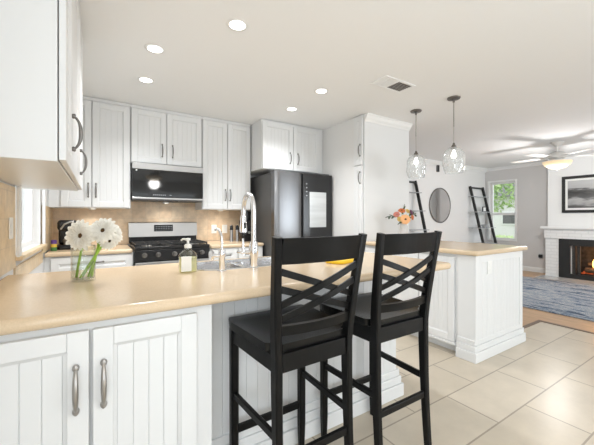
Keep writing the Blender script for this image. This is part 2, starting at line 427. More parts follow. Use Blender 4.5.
# crown mouldings and baseboards
def moulding(bm, p0, p1, prof, out):
    """sweep a (out, z) profile along p0->p1; out is the unit outwards vector"""
    p0, p1, out = Vector(p0), Vector(p1), Vector(out)
    A = [bm.verts.new(p0 + out * a + Vector((0, 0, z))) for a, z in prof]
    B = [bm.verts.new(p1 + out * a + Vector((0, 0, z))) for a, z in prof]
    n = len(prof)
    for k in range(n): bm.faces.new((A[k], A[(k + 1) % n], B[(k + 1) % n], B[k]))
    bm.faces.new(A[::-1]); bm.faces.new(B)
CROWN = [(0, 0), (0, -0.09), (0.012, -0.09), (0.018, -0.075), (0.045, -0.05), (0.062, -0.022), (0.075, -0.016), (0.075, 0)]
bm = NB(); moulding(bm, (3.505, YB, CZ), (XR, YB, CZ), CROWN, (0, -1, 0)); moulding(bm, (XR, YB, CZ), (XR, 2.775, CZ), [(a * 0.8, z * 0.75) for a, z in CROWN], (-1, 0, 0))
struct('trim_2', bm, 'trimw')
BASE = [(0, 0), (0.016, 0), (0.016, 0.085), (0.010, 0.10), (0.0, 0.105)]
bm = NB(); moulding(bm, (XR, YB, 0), (XR, 2.775, 0), BASE, (-1, 0, 0)); struct('baseboard_right', bm, 'trimw')
bm = NB(); moulding(bm, (3.505, YB, 0), (XR, YB, 0), BASE, (0, -1, 0)); struct('baseboard_back', bm, 'trimw')

# kitchen window
def window(name, plane, sgn, y0, y1, z0, z1, midrail, sillw, depth):
    r = bpy.data.objects.new(name, None); COL.objects.link(r); r['kind'] = 'structure'
    r.location = (plane, (y0 + y1) / 2, z0)
    c = (y0 + y1) / 2
    def b(bm, xa, xb, ya, yb, za, zb, bev=0.004): box(bm, min(sgn * xa, sgn * xb), max(sgn * xa, sgn * xb), ya - c, yb - c, za - z0, zb - z0, bev)
    # casing on room side (positive xa = into the room)
    bm = NB(); w = 0.045
    b(bm, 0.001, 0.02, y0 - w, y0, z0 - 0.01, z1 + w); b(bm, 0.001, 0.02, y1, y1 + w, z0 - 0.01, z1 + w); b(bm, 0.001, 0.02, y0, y1, z1, z1 + w)
    obj('casing', bm, 'trimw', r)
    bm = NB(); f = 0.04; d0, d1 = -depth - 0.03, -depth + 0.02
    b(bm, d0, d1, y0, y0 + f, z0, z1); b(bm, d0, d1, y1 - f, y1, z0, z1); b(bm, d0, d1, y0 + f, y1 - f, z0, z0 + f); b(bm, d0, d1, y0 + f, y1 - f, z1 - f, z1)
    if midrail: b(bm, d0, d1 + 0.01, y0 + f, y1 - f, midrail - 0.03, midrail + 0.03)
    else: b(bm, d0, d1, c - 0.025, c + 0.025, z0 + f, z1 - f)
    obj('window_frame', bm, 'trimw', r)
    bm = NB(); b(bm, -depth - 0.008, -depth - 0.004, y0 + f, y1 - f, z0 + f, z1 - f, 0); obj('pane', bm, 'pane', r)
    bm = NB(); b(bm, -depth, sillw, y0 - w, y1 + w, z0 - 0.028, z0 - 0.001, 0.006); obj('sill', bm, 'trimw' if midrail else 'splashl', r)
    return r
window('window_1', XL + 0.011, 1, WY0, WY1, WZ0, WZ1, None, 0.03, 0.08)
window('window_2', XR - 0.001, -1, LY0, LY1, LZ0, LZ1, 1.32, 0.02, 0.09)

# glazed patio doors in the rear wall
for i, (a, b_) in enumerate(((0.0, 3.0), (4.8, 7.6))):
    bm = NB()
    for x in (a, (a + b_) / 2 - 0.04, b_ - 0.08): box(bm, x, x + 0.08, YR - 0.12, YR - 0.04, 0, 2.13, 0.004)
    for z in (0.0, 2.05): box(bm, a + 0.08, b_ - 0.08, YR - 0.115, YR - 0.045, z, z + 0.08, 0.004)
    o = struct('door_%d' % (i + 1), bm, 'trimw')
    bm = NB(); box(bm, a + 0.08, b_ - 0.08, YR - 0.084, YR - 0.08, 0.08, 2.05); obj('pane', bm, 'pane', o)

# ------------------------------------------------------------------ cabinet kit (local: x along the front, y depth, z up, front faces -y)
def door_bm(x0, x1, z0, z1, planks=None, fr=0.058, th=0.02, y=0.0):
    bm = NB()
    yf = y - th
    box(bm, x0, x0 + fr, yf, y, z0, z1, 0.003); box(bm, x1 - fr, x1, yf, y, z0, z1, 0.003)
    box(bm, x0 + fr, x1 - fr, yf, y, z0, z0 + fr, 0.003); box(bm, x0 + fr, x1 - fr, yf, y, z1 - fr, z1, 0.003)
    ix0, ix1, iz0, iz1 = x0 + fr, x1 - fr, z0 + fr, z1 - fr
    # sloped inner moulding
    s = 0.010; lv = []
    for ins, yy in ((0, yf + 0.002), (s, yf + 0.009), (s, y - 0.001)):
        lv.append([bm.verts.new(v) for v in ((ix0 + ins, yy, iz0 + ins), (ix1 - ins, yy, iz0 + ins), (ix1 - ins, yy, iz1 - ins), (ix0 + ins, yy, iz1 - ins))])
    for a, b in zip(lv, lv[1:]):
        for k in range(4): bm.faces.new((a[k], a[(k + 1) % 4], b[(k + 1) % 4], b[k]))
    pw = ix1 - ix0 - 2 * s; n = planks or max(2, round(pw / 0.055))
    for k in range(n):
        box(bm, ix0 + s + pw * k / n + 0.0005, ix0 + s + pw * (k + 1) / n - 0.0005, yf + 0.010, y - 0.001, iz0, iz1, 0.0018, 1)
    box(bm, ix0, ix1, y - 0.006, y - 0.001, iz0, iz1)
    return bm
def pull_bm(L=0.14, fat=1.0):
    """arched pull along z, base on the y=0 plane, standing off to -y"""
    bm = NB(); h = L / 2; pts = []; rs = []
    for k in range(15):
        t = -1 + 2 * k / 14
        pts.append((0, -0.008 - 0.022 * (1 - abs(t) ** 3), t * h * 0.94)); rs.append((0.0035 + 0.0035 * (1 - t * t)) * fat)
    tube(bm, pts, rs, 10)
    for s in (-1, 1):
        ball(bm, (0, -0.006, s * h * 0.93), 0.009 * fat, (0.9, 0.8, 1.1), 12, 8)
        tube(bm, [(0, 0, s * h * 0.93), (0, -0.006, s * h * 0.93)], 0.008 * fat, 12)
        ball(bm, (0, -0.009, s * h * 0.98), 0.0065 * fat, (0.8, 0.7, 1.1), 10, 6)
    return bm
def cabinet(name, label, loc, rz, w, d, h, doors, group=None, body=None, hm='dknickel', fat=1.0, cat='cabinet'):
    """doors: (x0, x1, z0, z1, handle (x, z) or None, name)"""
    t = thing(name, label, cat, loc, rz, group)
    bm = NB()
    if body: body(bm)
    else: box(bm, 0, w, 0, d, 0, h, 0.002)
    obj('body', bm, 'white', t)
    for dd in doors:
        x0, x1, z0, z1, hd = dd[:5]; nm = dd[5] if len(dd) > 5 else 'door'
        g = -0.003
        o = obj(nm, door_bm(x0, x1, z0, z1, dd[6] if len(dd) > 6 else None, y=g), 'white', t)
        if hd:
            hb = pull_bm(dd[7] if len(dd) > 7 else 0.145, fat)
            if nm == 'drawer': xf(hb, Matrix.Rotation(PI / 2, 4, 'Y'))
            xf(hb, Matrix.Translation((hd[0], g - 0.02, hd[1])))
            k = obj('handle', hb, hm, o)
    return t

UB = 1.325; UH = CZ - 0.002
G = 'wall cabinets along the back wall'
def hood(bm, w, d, h):
    box(bm, 0, w, 0, d, 0, h, 0.002)
    box(bm, 0, w, -0.012, 0.0, h - 0.035, h, 0.003)     # top cornice strip
# left wall cabinet (front faces +x): local x runs along +y of the room
t = cabinet('wall_cabinet', 'white wall cabinet nearest the camera on the left wall above the vase', (-0.113, 1.30, 1.407), PI / 2, 1.34, 0.296, UH - 1.407,
        [(0.004, 0.322, 0.006, UH - 1.412 - 0.01, (0.286, 0.165)), (0.330, 1.0, 0.006, UH - 1.412 - 0.01, (0.958, 0.145)), (1.008, 1.336, 0.006, UH - 1.412 - 0.01, None)], fat=1.05)
for (nm, lab, x0, w, z0, doors) in (
    ('wall_cabinet', 'tall white two-door wall cabinet left of the microwave', XL + 0.002, 0.709, UB,
        [(0.10, 0.352, 0, 0, (0.325, 0.18)), (0.360, 0.700, 0, 0, (0.392, 0.18))]),
    ('wall_cabinet', 'short white two-door wall cabinet directly above the microwave', 0.303, 0.770, 1.828,
        [(0.006, 0.362, 0, 0, (0.318, 0.16)), (0.370, 0.764, 0, 0, (0.430, 0.16))]),
    ('wall_cabinet', 'white two-door wall cabinet between microwave and refrigerator', 1.077, 0.640, UB,
        [(0.006, 0.316, 0, 0, (0.290, 0.185)), (0.324, 0.634, 0, 0, (0.352, 0.185))])):
    h = UH - z0
    cabinet(nm, lab, (x0, 3.875, z0), 0, w, YB - 3.875 - 0.013, h, [(a, b, 0.008, h - 0.04, hd) for a, b, _, _, hd in doors], G,
            body=lambda bm, w=w, h=h: hood(bm, w, YB - 3.875 - 0.013, h))
h = UH - 1.84
cabinet('wall_cabinet', 'deep white two-door cabinet above the dark refrigerator', (1.728, 3.555, 1.84), 0, 0.955, YB - 3.555 - 0.002, h,
        [(0.008, 0.452, 0.008, h - 0.03, (0.405, 0.165)), (0.460, 0.885, 0.008, h - 0.03, (0.525, 0.165))], G)

# lamps under the wall cabinets
def puck(x, z, lab, energy):
    t = thing('under_cabinet_light', lab, 'cabinet light', (x, 4.02, z), 0, 'lights under the wall cabinets')
    bm = NB(); lathe(bm, [(0.030, -0.0005), (0.036, -0.0005), (0.036, -0.010), (0.033, -0.013), (0.028, -0.013), (0.028, -0.0005)], 24); obj('housing', bm, 'trimw', t)
    bm = NB(); lathe(bm, [(0, -0.011), (0.0275, -0.011), (0.0275, -0.002), (0, -0.002)], 24); obj('lens', bm, 'lightglow', t)
    l = bpy.data.lights.new('puck_lamp', 'SPOT'); l.energy = energy; l.color = (1, 0.95, 0.88); l.spot_size = 2.7; l.spot_blend = 0.9; l.shadow_soft_size = 0.05
    lo = bpy.data.objects.new('puck_lamp', l); COL.objects.link(lo); lo.parent = t; lo.location = (0, 0, -0.018)
puck(-0.05, UB, 'small round light under the cabinet left of the microwave', 6)
puck(1.36, UB, 'small round light under the cabinet right of the microwave', 6)
puck(0.69, 1.408, 'unseen fill light added under the microwave', 5)  # unseen lamp, added to brighten the backsplash behind the range

# pantry: end panel faces the camera, narrow doors face the kitchen (-x); local x runs towards -y
def pantry_body(bm):
    box(bm, 0, 0.17, 0.002, 0.815, 0, UH, 0.002)
t = cabinet('pantry_cabinet', 'tall narrow white pantry with broad end panel behind the flower jug', (2.69, 2.905, 0), -PI / 2, 0.17, 0.89, UH,
            [(0.006, 0.150, 1.86, UH - 0.01, (0.120, 2.035), 'door', 2), (0.006, 0.150, 0.10, 1.85, (0.120, 1.705), 'door', 2)], body=pantry_body, cat='pantry')
bm = NB()
PC = [(0, 0), (0, -0.085), (0.008, -0.085), (0.013, -0.072), (0.034, -0.048), (0.046, -0.02), (0.056, -0.014), (0.056, 0)]
moulding(bm, (0.17, 0.0, UH), (0.17, 0.815, UH), PC, (1, 0, 0))
moulding(bm, (0.17, 0.815, UH), (0.0, 0.815, UH), PC, (0, 1, 0))
obj('crown_moulding', bm, 'trimw', t)

# ------------------------------------------------------------------ base cabinets
# back run: left of range, right of range
t = cabinet('base_cabinet', 'white base cabinet with drawers left of the black range', (XL + 0.002, 3.585, 0), 0, 0.712, 0.60, 0.868,
            [(0.05, 0.70, 0.705, 0.855, (0.41, 0.80), 'drawer', None, 0.09), (0.05, 0.34, 0.11, 0.69, (0.30, 0.6)), (0.36, 0.70, 0.11, 0.69, (0.40, 0.6))])
t = cabinet('base_cabinet', 'white base cabinet between range and refrigerator', (1.085, 3.585, 0), 0, 0.675, 0.60, 0.868,
            [(0.02, 0.33, 0.705, 0.855, (0.175, 0.78), 'drawer'), (0.345, 0.655, 0.705, 0.855, (0.50, 0.78), 'drawer'), (0.02, 0.33, 0.11, 0.69, (0.29, 0.6)), (0.345, 0.655, 0.11, 0.69, (0.385, 0.6))])
BC = 0.91
tag(obj('countertop', slab(NB(), XL + 0.012, 0.298, 3.55, YB - 0.013, 0.868, BC, (0.004, 0.02, 0.004, 0.004), 0.016), 'counter'),
    'short tan countertop under the coffee machine left of the range', 'countertop')
tag(obj('countertop', slab(NB(), 1.085, 1.765, 3.55, YB - 0.013, 0.868, BC, (0.02, 0.02, 0.004, 0.004), 0.016), 'counter'),
    'short tan countertop holding two shakers beside the refrigerator', 'countertop')

# peninsula
PZ0, PZ = 0.888, 0.93
def pen_body(bm):
    box(bm, 0, 0.775, 0, 0.90, 0, PZ0 - 0.002, 0.002)
t = cabinet('base_cabinet', 'white beadboard double-door cabinet at the near end of the peninsula', (XL + 0.014, 1.222, 0), 0, 0.775, 0.90, PZ0,
            [(0.03, 0.372, 0.10, 0.862, (0.338, 0.685), 'door', 4), (0.382, 0.712, 0.10, 0.862, (0.412, 0.685), 'door', 4)], body=pen_body, hm='nickel', fat=1.25)
def plinth(bm, x0, x1, y0, y1, faces='xXyY'):
    """three stepped base mouldings around a rectangle"""
    for out, za, zb in ((0.030, 0.0, 0.085), (0.018, 0.085, 0.135), (0.009, 0.135, 0.18)):
        box(bm, x0 - (out if 'x' in faces else 0), x1 + (out if 'X' in faces else 0), y0 - (out if 'y' in faces else 0), y1 + (out if 'Y' in faces else 0), za, zb, 0.005)
t = thing('peninsula_base', 'white beadboard knee wall under the peninsula counter behind the stools', 'counter base', (0.38, 1.46, 0))
bm = NB(); box(bm, 0, 1.36, 0.014, 0.05, 0, PZ0 - 0.002); box(bm, 0, 1.36, 0.62, 0.64, 0.0, PZ0 - 0.002); box(bm, 1.33, 1.36, 0.05, 0.62, 0, PZ0 - 0.002); box(bm, 0, 1.33, 0.05, 0.62, 0.0, 0.10); obj('body', bm, 'white', t)
bm = NB(); n = 22
for k in range(n): box(bm, 1.355 * k / n + 0.0004, 1.355 * (k + 1) / n - 0.0004, 0, 0.013, 0.17, PZ0 - 0.003, 0.0018, 1)
for k in range(9): box(bm, 1.361, 1.372, 0.02 + 0.064 * k + 0.0004, 0.02 + 0.064 * (k + 1) - 0.0004, 0.17, PZ0 - 0.003, 0.0018, 1)
obj('beadboard', bm, 'white', t)
bm = NB(); plinth(bm, 0.0, 1.37, 0.0, 0.64, 'Xy'); obj('base_moulding', bm, 'white', t)
SINK = (0.425, 1.13, 1.705, 2.06)
tag(obj('countertop', slab(NB(), XL + 0.012, 1.955, 1.178, 2.15, PZ0, PZ, (0.004, 0.045, 0.06, 0.004), 0.019,
     rrect(*SINK, (0.19, 0.11, 0.08, 0.08))), 'counter'), 'long tan peninsula countertop with the sink and bar stools', 'countertop')

# sink : rim and two bowls
t = thing('sink', 'stainless steel double bowl sink set in the peninsula countertop', 'sink', ((SINK[0] + SINK[1]) / 2, (SINK[2] + SINK[3]) / 2, PZ))
def ring(bm, lo, li, z0, z1):
    A = [bm.verts.new((x, y, z0)) for x, y in lo]; B = [bm.verts.new((x, y, z1)) for x, y in li]; n = len(A)
    for k in range(n): bm.faces.new((A[k], A[(k + 1) % n], B[(k + 1) % n], B[k])).smooth = True
hw, hd = (SINK[1] - SINK[0]) / 2, (SINK[3] - SINK[2]) / 2
bm = NB(); R4 = (0.19, 0.11, 0.08, 0.08)
rr = lambda i: rrect(-hw + i, hw - i, -hd + i, hd - i, [max(r - i, 0.01) for r in R4])
ring(bm, rr(-0.014), rr(-0.012), 0.0008, 0.004); ring(bm, rr(-0.012), rr(0.004), 0.004, 0.004); ring(bm, rr(0.004), rr(0.006), 0.004, -0.015)
obj('rim', bm, 'sink', t)
for a, b in ((-hw + 0.006, -0.012), (0.012, hw - 0.006)):
    bm = NB(); l0 = lambda i: rrect(a + i, b - i, -hd + 0.006 + i, hd - 0.006 - i, [max(q - i * 0.5, 0.02) for q in ((0.184, 0.07, 0.07, 0.07) if a < -0.2 else (0.07, 0.10, 0.07, 0.07))])
    ring(bm, l0(-0.004), l0(0), -0.015, -0.016); ring(bm, l0(0), l0(0.012), -0.016, -0.15); ring(bm, l0(0.012), l0(0.04), -0.15, -0.17)
    bm.faces.new([bm.verts.new((x, y, -0.17)) for x, y in l0(0.04)])
    bo = obj('bowl', bm, 'sink', t)
    bm = NB(); lathe(bm, [(0.0, -0.1685), (0.035, -0.1685), (0.042, -0.1695)], 20, ((a + b) / 2, 0, 0)); obj('drain', bm, 'chrome', bo)
bm = NB(); box(bm, -0.014, 0.014, -hd + 0.006, hd - 0.006, -0.03, -0.012, 0.005); obj('divider', bm, 'sink', t)

# main faucet
def faucet():
    t = thing('kitchen_faucet', 'tall chrome pull-down faucet with high arch and side lever', 'faucet', (0.755, 1.655, PZ))
    bm = NB(); lathe(bm, [(0, 0), (0.028, 0), (0.028, 0.008), (0.022, 0.014), (0.022, 0.05), (0.026, 0.065), (0.027, 0.10), (0.026, 0.135), (0.021, 0.150), (0.021, 0.156), (0, 0.156)], 24)
    obj('body', bm, 'chrome', t)
    bm = NB(); pts = [(0, 0, 0.15), (0, 0, 0.25), (0, 0, 0.335)]
    for k in range(1, 13):
        a = k / 12 * PI
        pts.append((0, 0.075 * (1 - math.cos(a)), 0.335 + 0.095 * math.sin(a)))
    pts += [(0, 0.152, 0.30)]
    tube(bm, pts, 0.0145, 14); obj('spout', bm, 'sink', t)
    bm = NB(); lathe(bm, [(0, 0.305), (0.016, 0.305), (0.018, 0.29), (0.019, 0.26), (0.023, 0.235), (0.024, 0.205), (0.020, 0.20), (0, 0.20)], 20, (0, 0.152, 0)); h = obj('spray_head', bm, 'chrome', t)
    bm = NB(); lathe(bm, [(0, 0.20), (0.018, 0.20), (0.018, 0.188), (0, 0.188)], 20, (0, 0.152, 0)); obj('nozzle', bm, 'black', h)
    bm = NB(); box(bm, -0.006, 0.006, 0.124, 0.132, 0.225, 0.262, 0.002); obj('button', bm, 'black', h)
    bm = NB(); tube(bm, [(-0.02, 0, 0.095), (-0.072, 0.0, 0.095)], 0.011, 12); tube(bm, [(-0.062, 0, 0.085), (-0.064, 0, 0.12), (-0.066, 0.0, 0.175)], [0.010, 0.008, 0.007], 10)
    tube(bm, [(-0.066, 0, 0.095), (-0.10, 0.0, 0.101)], 0.006, 10)
    obj('lever', bm, 'chrome', t)
    return t
faucet()
t = thing('filter_faucet', 'small slim chrome water filter faucet beside the soap bottle', 'faucet', (0.568, 1.655, PZ))
bm = NB(); lathe(bm, [(0, 0), (0.024, 0), (0.024, 0.006), (0.017, 0.012), (0.017, 0.075), (0.019, 0.08), (0.019, 0.115), (0.014, 0.125), (0, 0.125)], 20); obj('body', bm, 'chrome', t)
bm = NB(); pts = [(0, 0, 0.12), (0, 0, 0.165)]
for k in range(1, 9):
    a = k / 8 * PI * 0.62; pts.append((-0.01 * (1 - math.cos(a)), 0.055 * (1 - math.cos(a)), 0.165 + 0.065 * math.sin(a)))
tube(bm, pts, 0.0075, 12); obj('spout', bm, 'sink', t)
bm = NB(); tube(bm, [(-0.012, 0, 0.085), (-0.05, 0.004, 0.088)], 0.010, 12); lathe(bm, [(0, -0.008), (0.026, -0.008), (0.03, 0), (0.026, 0.008), (0, 0.008)], 18)
# the knob disc is turned onto the side axis
bm.free(); bm = NB(); lathe(bm, [(0, -0.008), (0.026, -0.008), (0.03, 0), (0.026, 0.008), (0, 0.008)], 18)
xf(bm, Matrix.Translation((-0.056, 0.004, 0.09)) @ Matrix.Rotation(PI / 2, 4, 'Y')); tube(bm, [(-0.012, 0, 0.085), (-0.05, 0.004, 0.088)], 0.010, 12)
obj('knob', bm, 'chrome', t)

# soap bottle
t = thing('soap_bottle', 'clear pump bottle of pale yellow soap with white label', 'soap bottle', (0.408, 1.735, PZ)); t.scale = (1.1, 1.1, 1.13)
def rsol(bm, w, d, z, r=0.35):
    return [bm.verts.new((x, y, z)) for x, y in rrect(-w / 2, w / 2, -d / 2, d / 2, [min(w, d) * r] * 4, 5)]
def loft(bm, secs, r=0.35):
    L = [rsol(bm, w, d, z, r) for w, d, z in secs]
    for a, b in zip(L, L[1:]):
        for k in range(len(a)): bm.faces.new((a[k], a[(k + 1) % len(a)], b[(k + 1) % len(a)], b[k])).smooth = True
    bm.faces.new(L[0][::-1]); bm.faces.new(L[-1])
bm = NB(); loft(bm, [(0.078, 0.048, 0), (0.084, 0.052, 0.004), (0.084, 0.052, 0.078), (0.078, 0.048, 0.088), (0.04, 0.035, 0.104), (0.028, 0.028, 0.108), (0.028, 0.028, 0.114)]); obj('bottle', bm, 'clear', t)
bm = NB(); loft(bm, [(0.076, 0.045, 0.004), (0.079, 0.047, 0.007), (0.079, 0.047, 0.072)]); obj('liquid', bm, 'soap', t)
bm = NB(); box(bm, -0.037, 0.010, -0.0275, -0.0268, 0.008, 0.078); obj('label', bm, 'label', t)
bm = NB(); lathe(bm, [(0, 0.1145), (0.017, 0.1145), (0.017, 0.128), (0.012, 0.133), (0.006, 0.135), (0.006, 0.150), (0.012, 0.150), (0.012, 0.160), (0, 0.162)], 18)
tube(bm, [(0, 0, 0.156), (-0.02, 0.02, 0.156), (-0.026, 0.026, 0.150)], 0.0045, 8); obj('pump', bm, 'pwhite', t)

# ------------------------------------------------------------------ island
IZ0, IZ = 0.900, 0.943
t = thing('island', 'white beadboard kitchen island with stepped plinth at its camera end', 'kitchen island', (2.69, 1.44, 0))
bm = NB(); box(bm, 0.012, 0.86, 0.02, 1.285, 0.10, IZ0 - 0.002); box(bm, 0.075, 0.855, 0.15, 1.285, 0, 0.10)
box(bm, 0.0, 0.86, 0.0, 0.15, 0, IZ0 - 0.002, 0.003)
obj('body', bm, 'white', t)
bm = NB(); n = 12
box(bm, 0.0, 0.06, -0.012, 0, 0.17, IZ0 - 0.003, 0.003); box(bm, 0.80, 0.86, -0.012, 0, 0.17, IZ0 - 0.003, 0.003); box(bm, 0.06, 0.80, -0.012, 0, IZ0 - 0.065, IZ0 - 0.003, 0.003)
for k in range(n): box(bm, 0.06 + 0.74 * k / n + 0.001, 0.06 + 0.74 * (k + 1) / n - 0.001, -0.005, 0, 0.17, IZ0 - 0.06, 0.002, 1)
obj('end_panel', bm, 'white', t)
bm = NB(); plinth(bm, 0.0, 0.86, 0.0, 0.15, 'xXy'); obj('plinth', bm, 'white', t)
MI = Matrix.Translation((0.009, 1.285, 0)) @ Matrix.Rotation(-PI / 2, 4, 'Z')
for a, b in ((0.01, 0.37), (0.38, 0.74), (0.75, 1.11)):
    obj('door', xf(door_bm(a, b, 0.115, IZ0 - 0.03, 5), MI), 'white', t)
bm = NB(); xf(box(bm, 0.0, 1.125, -0.026, -0.004, 0.085, 0.112, 0.005), MI); obj('rail_moulding', bm, 'white', t)
tag(obj('countertop', slab(NB(), 2.655, 3.600, 1.395, 2.728, IZ0, IZ, (0.02, 0.03, 0.004, 0.004), 0.019), 'counter'),
    'tan countertop on the island in front of the pantry', 'countertop')
def outlet(loc, rz, label, m='pwhite', two=True):
    t = thing('wall_outlet', label, 'outlet', loc, rz)
    bm = NB(); box(bm, -0.036, 0.036, -0.007, 0, -0.058, 0.058, 0.003); obj('cover_plate', bm, m, t)
    for z in (-0.021, 0.021):
        bm = NB(); box(bm, -0.016, 0.016, -0.0095, -0.0072, z - 0.013, z + 0.013, 0.002); s = obj('socket', bm, m, t)
    return t
outlet((2.92, 1.434, 0.785), 0, 'white outlet on the end panel of the island')
outlet((1.325, YB - 0.0125, 1.07), 0, 'white outlet on the tile backsplash nearer the range')
outlet((1.475, YB - 0.0125, 1.07), 0, 'white outlet on the tile backsplash nearer the refrigerator')
outlet((XL + 0.0105, 2.26, 1.165), PI / 2, 'white outlet on the tiled wall beneath the left wall cabinet')

# ------------------------------------------------------------------ range
t = thing('range', 'black and stainless gas range with backguard display', 'stove', (0.69, 3.52, 0))
bm = NB(); box(bm, -0.378, 0.378, 0.03, 0.655, 0.03, 0.90, 0.004); obj('body', bm, 'black', t)
bm = NB(); box(bm, -0.378, 0.378, 0.0, 0.60, 0.895, 0.925, 0.006); obj('cooktop', bm, 'black', t)
bm = NB(); box(bm, -0.378, 0.378, -0.005, 0.03, 0.775, 0.893, 0.006); cp = obj('control_panel', bm, 'black', t)
for x in (-0.29, -0.16, 0.0, 0.16, 0.29):
    bm = NB(); lathe(bm, [(0, 0.034), (0.017, 0.034), (0.020, 0.028), (0.021, 0.006), (0.026, 0.004), (0.026, 0), (0, 0)], 20)
    xf(bm, Matrix.Translation((x, -0.005, 0.84)) @ Matrix.Rotation(PI / 2, 4, 'X')); box(bm, x - 0.003, x + 0.003, -0.041, -0.036, 0.826, 0.856, 0.001)
    obj('knob', bm, 'dknickel', cp)
bm = NB(); box(bm, -0.375, 0.375, -0.012, 0.028, 0.22, 0.768, 0.006); d = obj('oven_door', bm, 'steel', t)
bm = NB(); box(bm, -0.27, 0.27, -0.015, -0.0125, 0.32, 0.62, 0.001); obj('door_glass', bm, 'bglass', d)
bm = NB(); tube(bm, [(-0.33, -0.055, 0.725), (0.33, -0.055, 0.725)], 0.012, 14)
for x in (-0.31, 0.31): tube(bm, [(x, -0.012, 0.725), (x, -0.055, 0.725)], 0.009, 10)
obj('handle', bm, 'steel', d)
bm = NB(); box(bm, -0.375, 0.375, -0.008, 0.028, 0.06, 0.21, 0.006); obj('drawer', bm, 'steel', t)
bm = NB(); box(bm, -0.385, 0.385, 0.60, 0.655, 0.925, 1.0, 0.004); obj('vent_strip', bm, 'black', t)
bm = NB(); loft2 = [(0.585, 0.998), (0.605, 1.16), (0.615, 1.168), (0.655, 1.168), (0.655, 0.998)]
A = [bm.verts.new((-0.39, y, z)) for y, z in loft2]; B = [bm.verts.new((0.39, y, z)) for y, z in loft2]
for k in range(5): bm.faces.new((A[k], A[(k + 1) % 5], B[(k + 1) % 5], B[k]))
bm.faces.new(A[::-1]); bm.faces.new(B); bg_ = obj('backguard', bm, 'steel', t)
bm = NB(); box(bm, -0.118, 0.095, 0.584, 0.600, 1.058, 1.138, 0.004); ds = obj('display', bm, 'bglass', bg_)
bm = NB()
random.seed(3)
for r_ in range(3):
    for c_ in range(7):
        x = -0.10 + c_ * 0.028; box(bm, x, x + 0.014, 0.5825, 0.5838, 1.070 + r_ * 0.022, 1.075 + r_ * 0.022)
obj('touch_marks', bm, 'lshelf', bg_)
for x in (-0.25, 0.0, 0.25):
    bm = NB(); w = 0.118
    for (a, b, c, d_) in ((-w, w, 0.06, 0.072), (-w, w, 0.545, 0.557), (-w, -w + 0.012, 0.06, 0.557), (w - 0.012, w, 0.06, 0.557)): box(bm, x + a, x + b, c, d_, 0.936, 0.950, 0.003)
    for yy in (0.19, 0.31, 0.43): box(bm, x - w, x + w, yy - 0.006, yy + 0.006, 0.938, 0.951, 0.003)
    box(bm, x - 0.006, x + 0.006, 0.06, 0.557, 0.938, 0.951, 0.003)
    for sx in (-w + 0.006, w - 0.006):
        for yy in (0.066, 0.551): box(bm, x + sx - 0.006, x + sx + 0.006, yy - 0.006, yy + 0.006, 0.9255, 0.94, 0.001)
    obj('grate', bm, 'matblack', t)
for x, y in ((-0.25, 0.17), (-0.25, 0.45), (0.0, 0.31), (0.25, 0.17), (0.25, 0.45)):
    bm = NB(); lathe(bm, [(0, 0.936), (0.03, 0.936), (0.036, 0.932), (0.046, 0.930), (0.05, 0.9255)], 20, (x, y, 0)); obj('burner', bm, 'nickel', t)

# microwave
t = thing('microwave', 'over-the-range microwave with black glass door and steel trim', 'microwave', (0.69, 3.80, 1.415))
H = 0.41
bm = NB(); box(bm, -0.379, 0.379, 0.022, 0.385, 0.0, H, 0.003); obj('body', bm, 'dgrey', t)
bm = NB(); box(bm, -0.379, 0.379, 0.0, 0.021, 0.036, H - 0.072, 0.004); d = obj('door', bm, 'bglass', t)
bm = NB(); box(bm, -0.379, 0.379, -0.004, 0.021, H - 0.070, H - 0.002, 0.004); obj('top_trim', bm, 'steel', t)
bm = NB(); box(bm, -0.379, 0.379, -0.005, 0.021, 0.014, 0.034, 0.003); obj('bottom_trim', bm, 'steel', t)
bm = NB()
for k in range(7): box(bm, -0.17 + k * 0.02, -0.162 + k * 0.02, -0.0012, -0.0003, 0.058, 0.068)
box(bm, 0.0, 0.022, -0.0012, -0.0003, 0.062, 0.066); obj('touch_marks', bm, 'lshelf', d)
bm = NB(); box(bm, -0.345, -0.330, -0.0062, -0.0042, H - 0.092, H - 0.078, 0.001); obj('sticker', bm, 'pwhite', t)
bm = NB(); box(bm, -0.10, 0.10, 0.03, 0.12, -0.006, -0.0005, 0.002); obj('vent_grille', bm, 'black', t)

# refrigerator
t = thing('refrigerator', 'black stainless french-door refrigerator with a glass panel painted bright', 'refrigerator', (1.79, 3.31, 0))
W = 0.872; FH = 1.79
bm = NB(); box(bm, 0.005, W - 0.005, 0.115, 0.86, 0.02, FH - 0.012, 0.004); box(bm, 0.02, W - 0.02, 0.14, 0.84, 0, 0.02); obj('body', bm, 'dgrey', t)
def curved_door(x0, x1, z0, z1):
    bm = NB(); n = 12; rows = []
    for k in range(n + 1):
        u = k / n; x = x0 + (x1 - x0) * u; y = 0.0 + 0.010 * (2 * u - 1) ** 2
        e = min(u, 1 - u) * (x1 - x0)
        if e < 0.012: y += 0.012 - e
        rows.append((x, y))
    out = rows + [(x1, 0.10), (x0, 0.10)]
    A = [bm.verts.new((x, y, z0)) for x, y in out]; B = [bm.verts.new((x, y, z1)) for x, y in out]; m_ = len(out)
    for k in range(m_): 
        f = bm.faces.new((A[k], A[(k + 1) % m_], B[(k + 1) % m_], B[k])); f.smooth = k < n
    bm.faces.new(A[::-1]); bm.faces.new(B)
    return bm
ld = obj('door', curved_door(0.0, 0.398, 0.74, FH), 'dsteel', t)
bm = NB(); box(bm, 0.404, W, 0.0, 0.10, 0.74, FH, 0.006); rd = obj('door', bm, 'fglass', t); rd['label'] = 'black glass door'
bm = NB(); box(bm, 0.50, 0.765, -0.004, -0.0005, 1.10, 1.555, 0.002); obj('glass_panel', bm, 'bpanel', rd)
bm = NB(); random.seed(5)
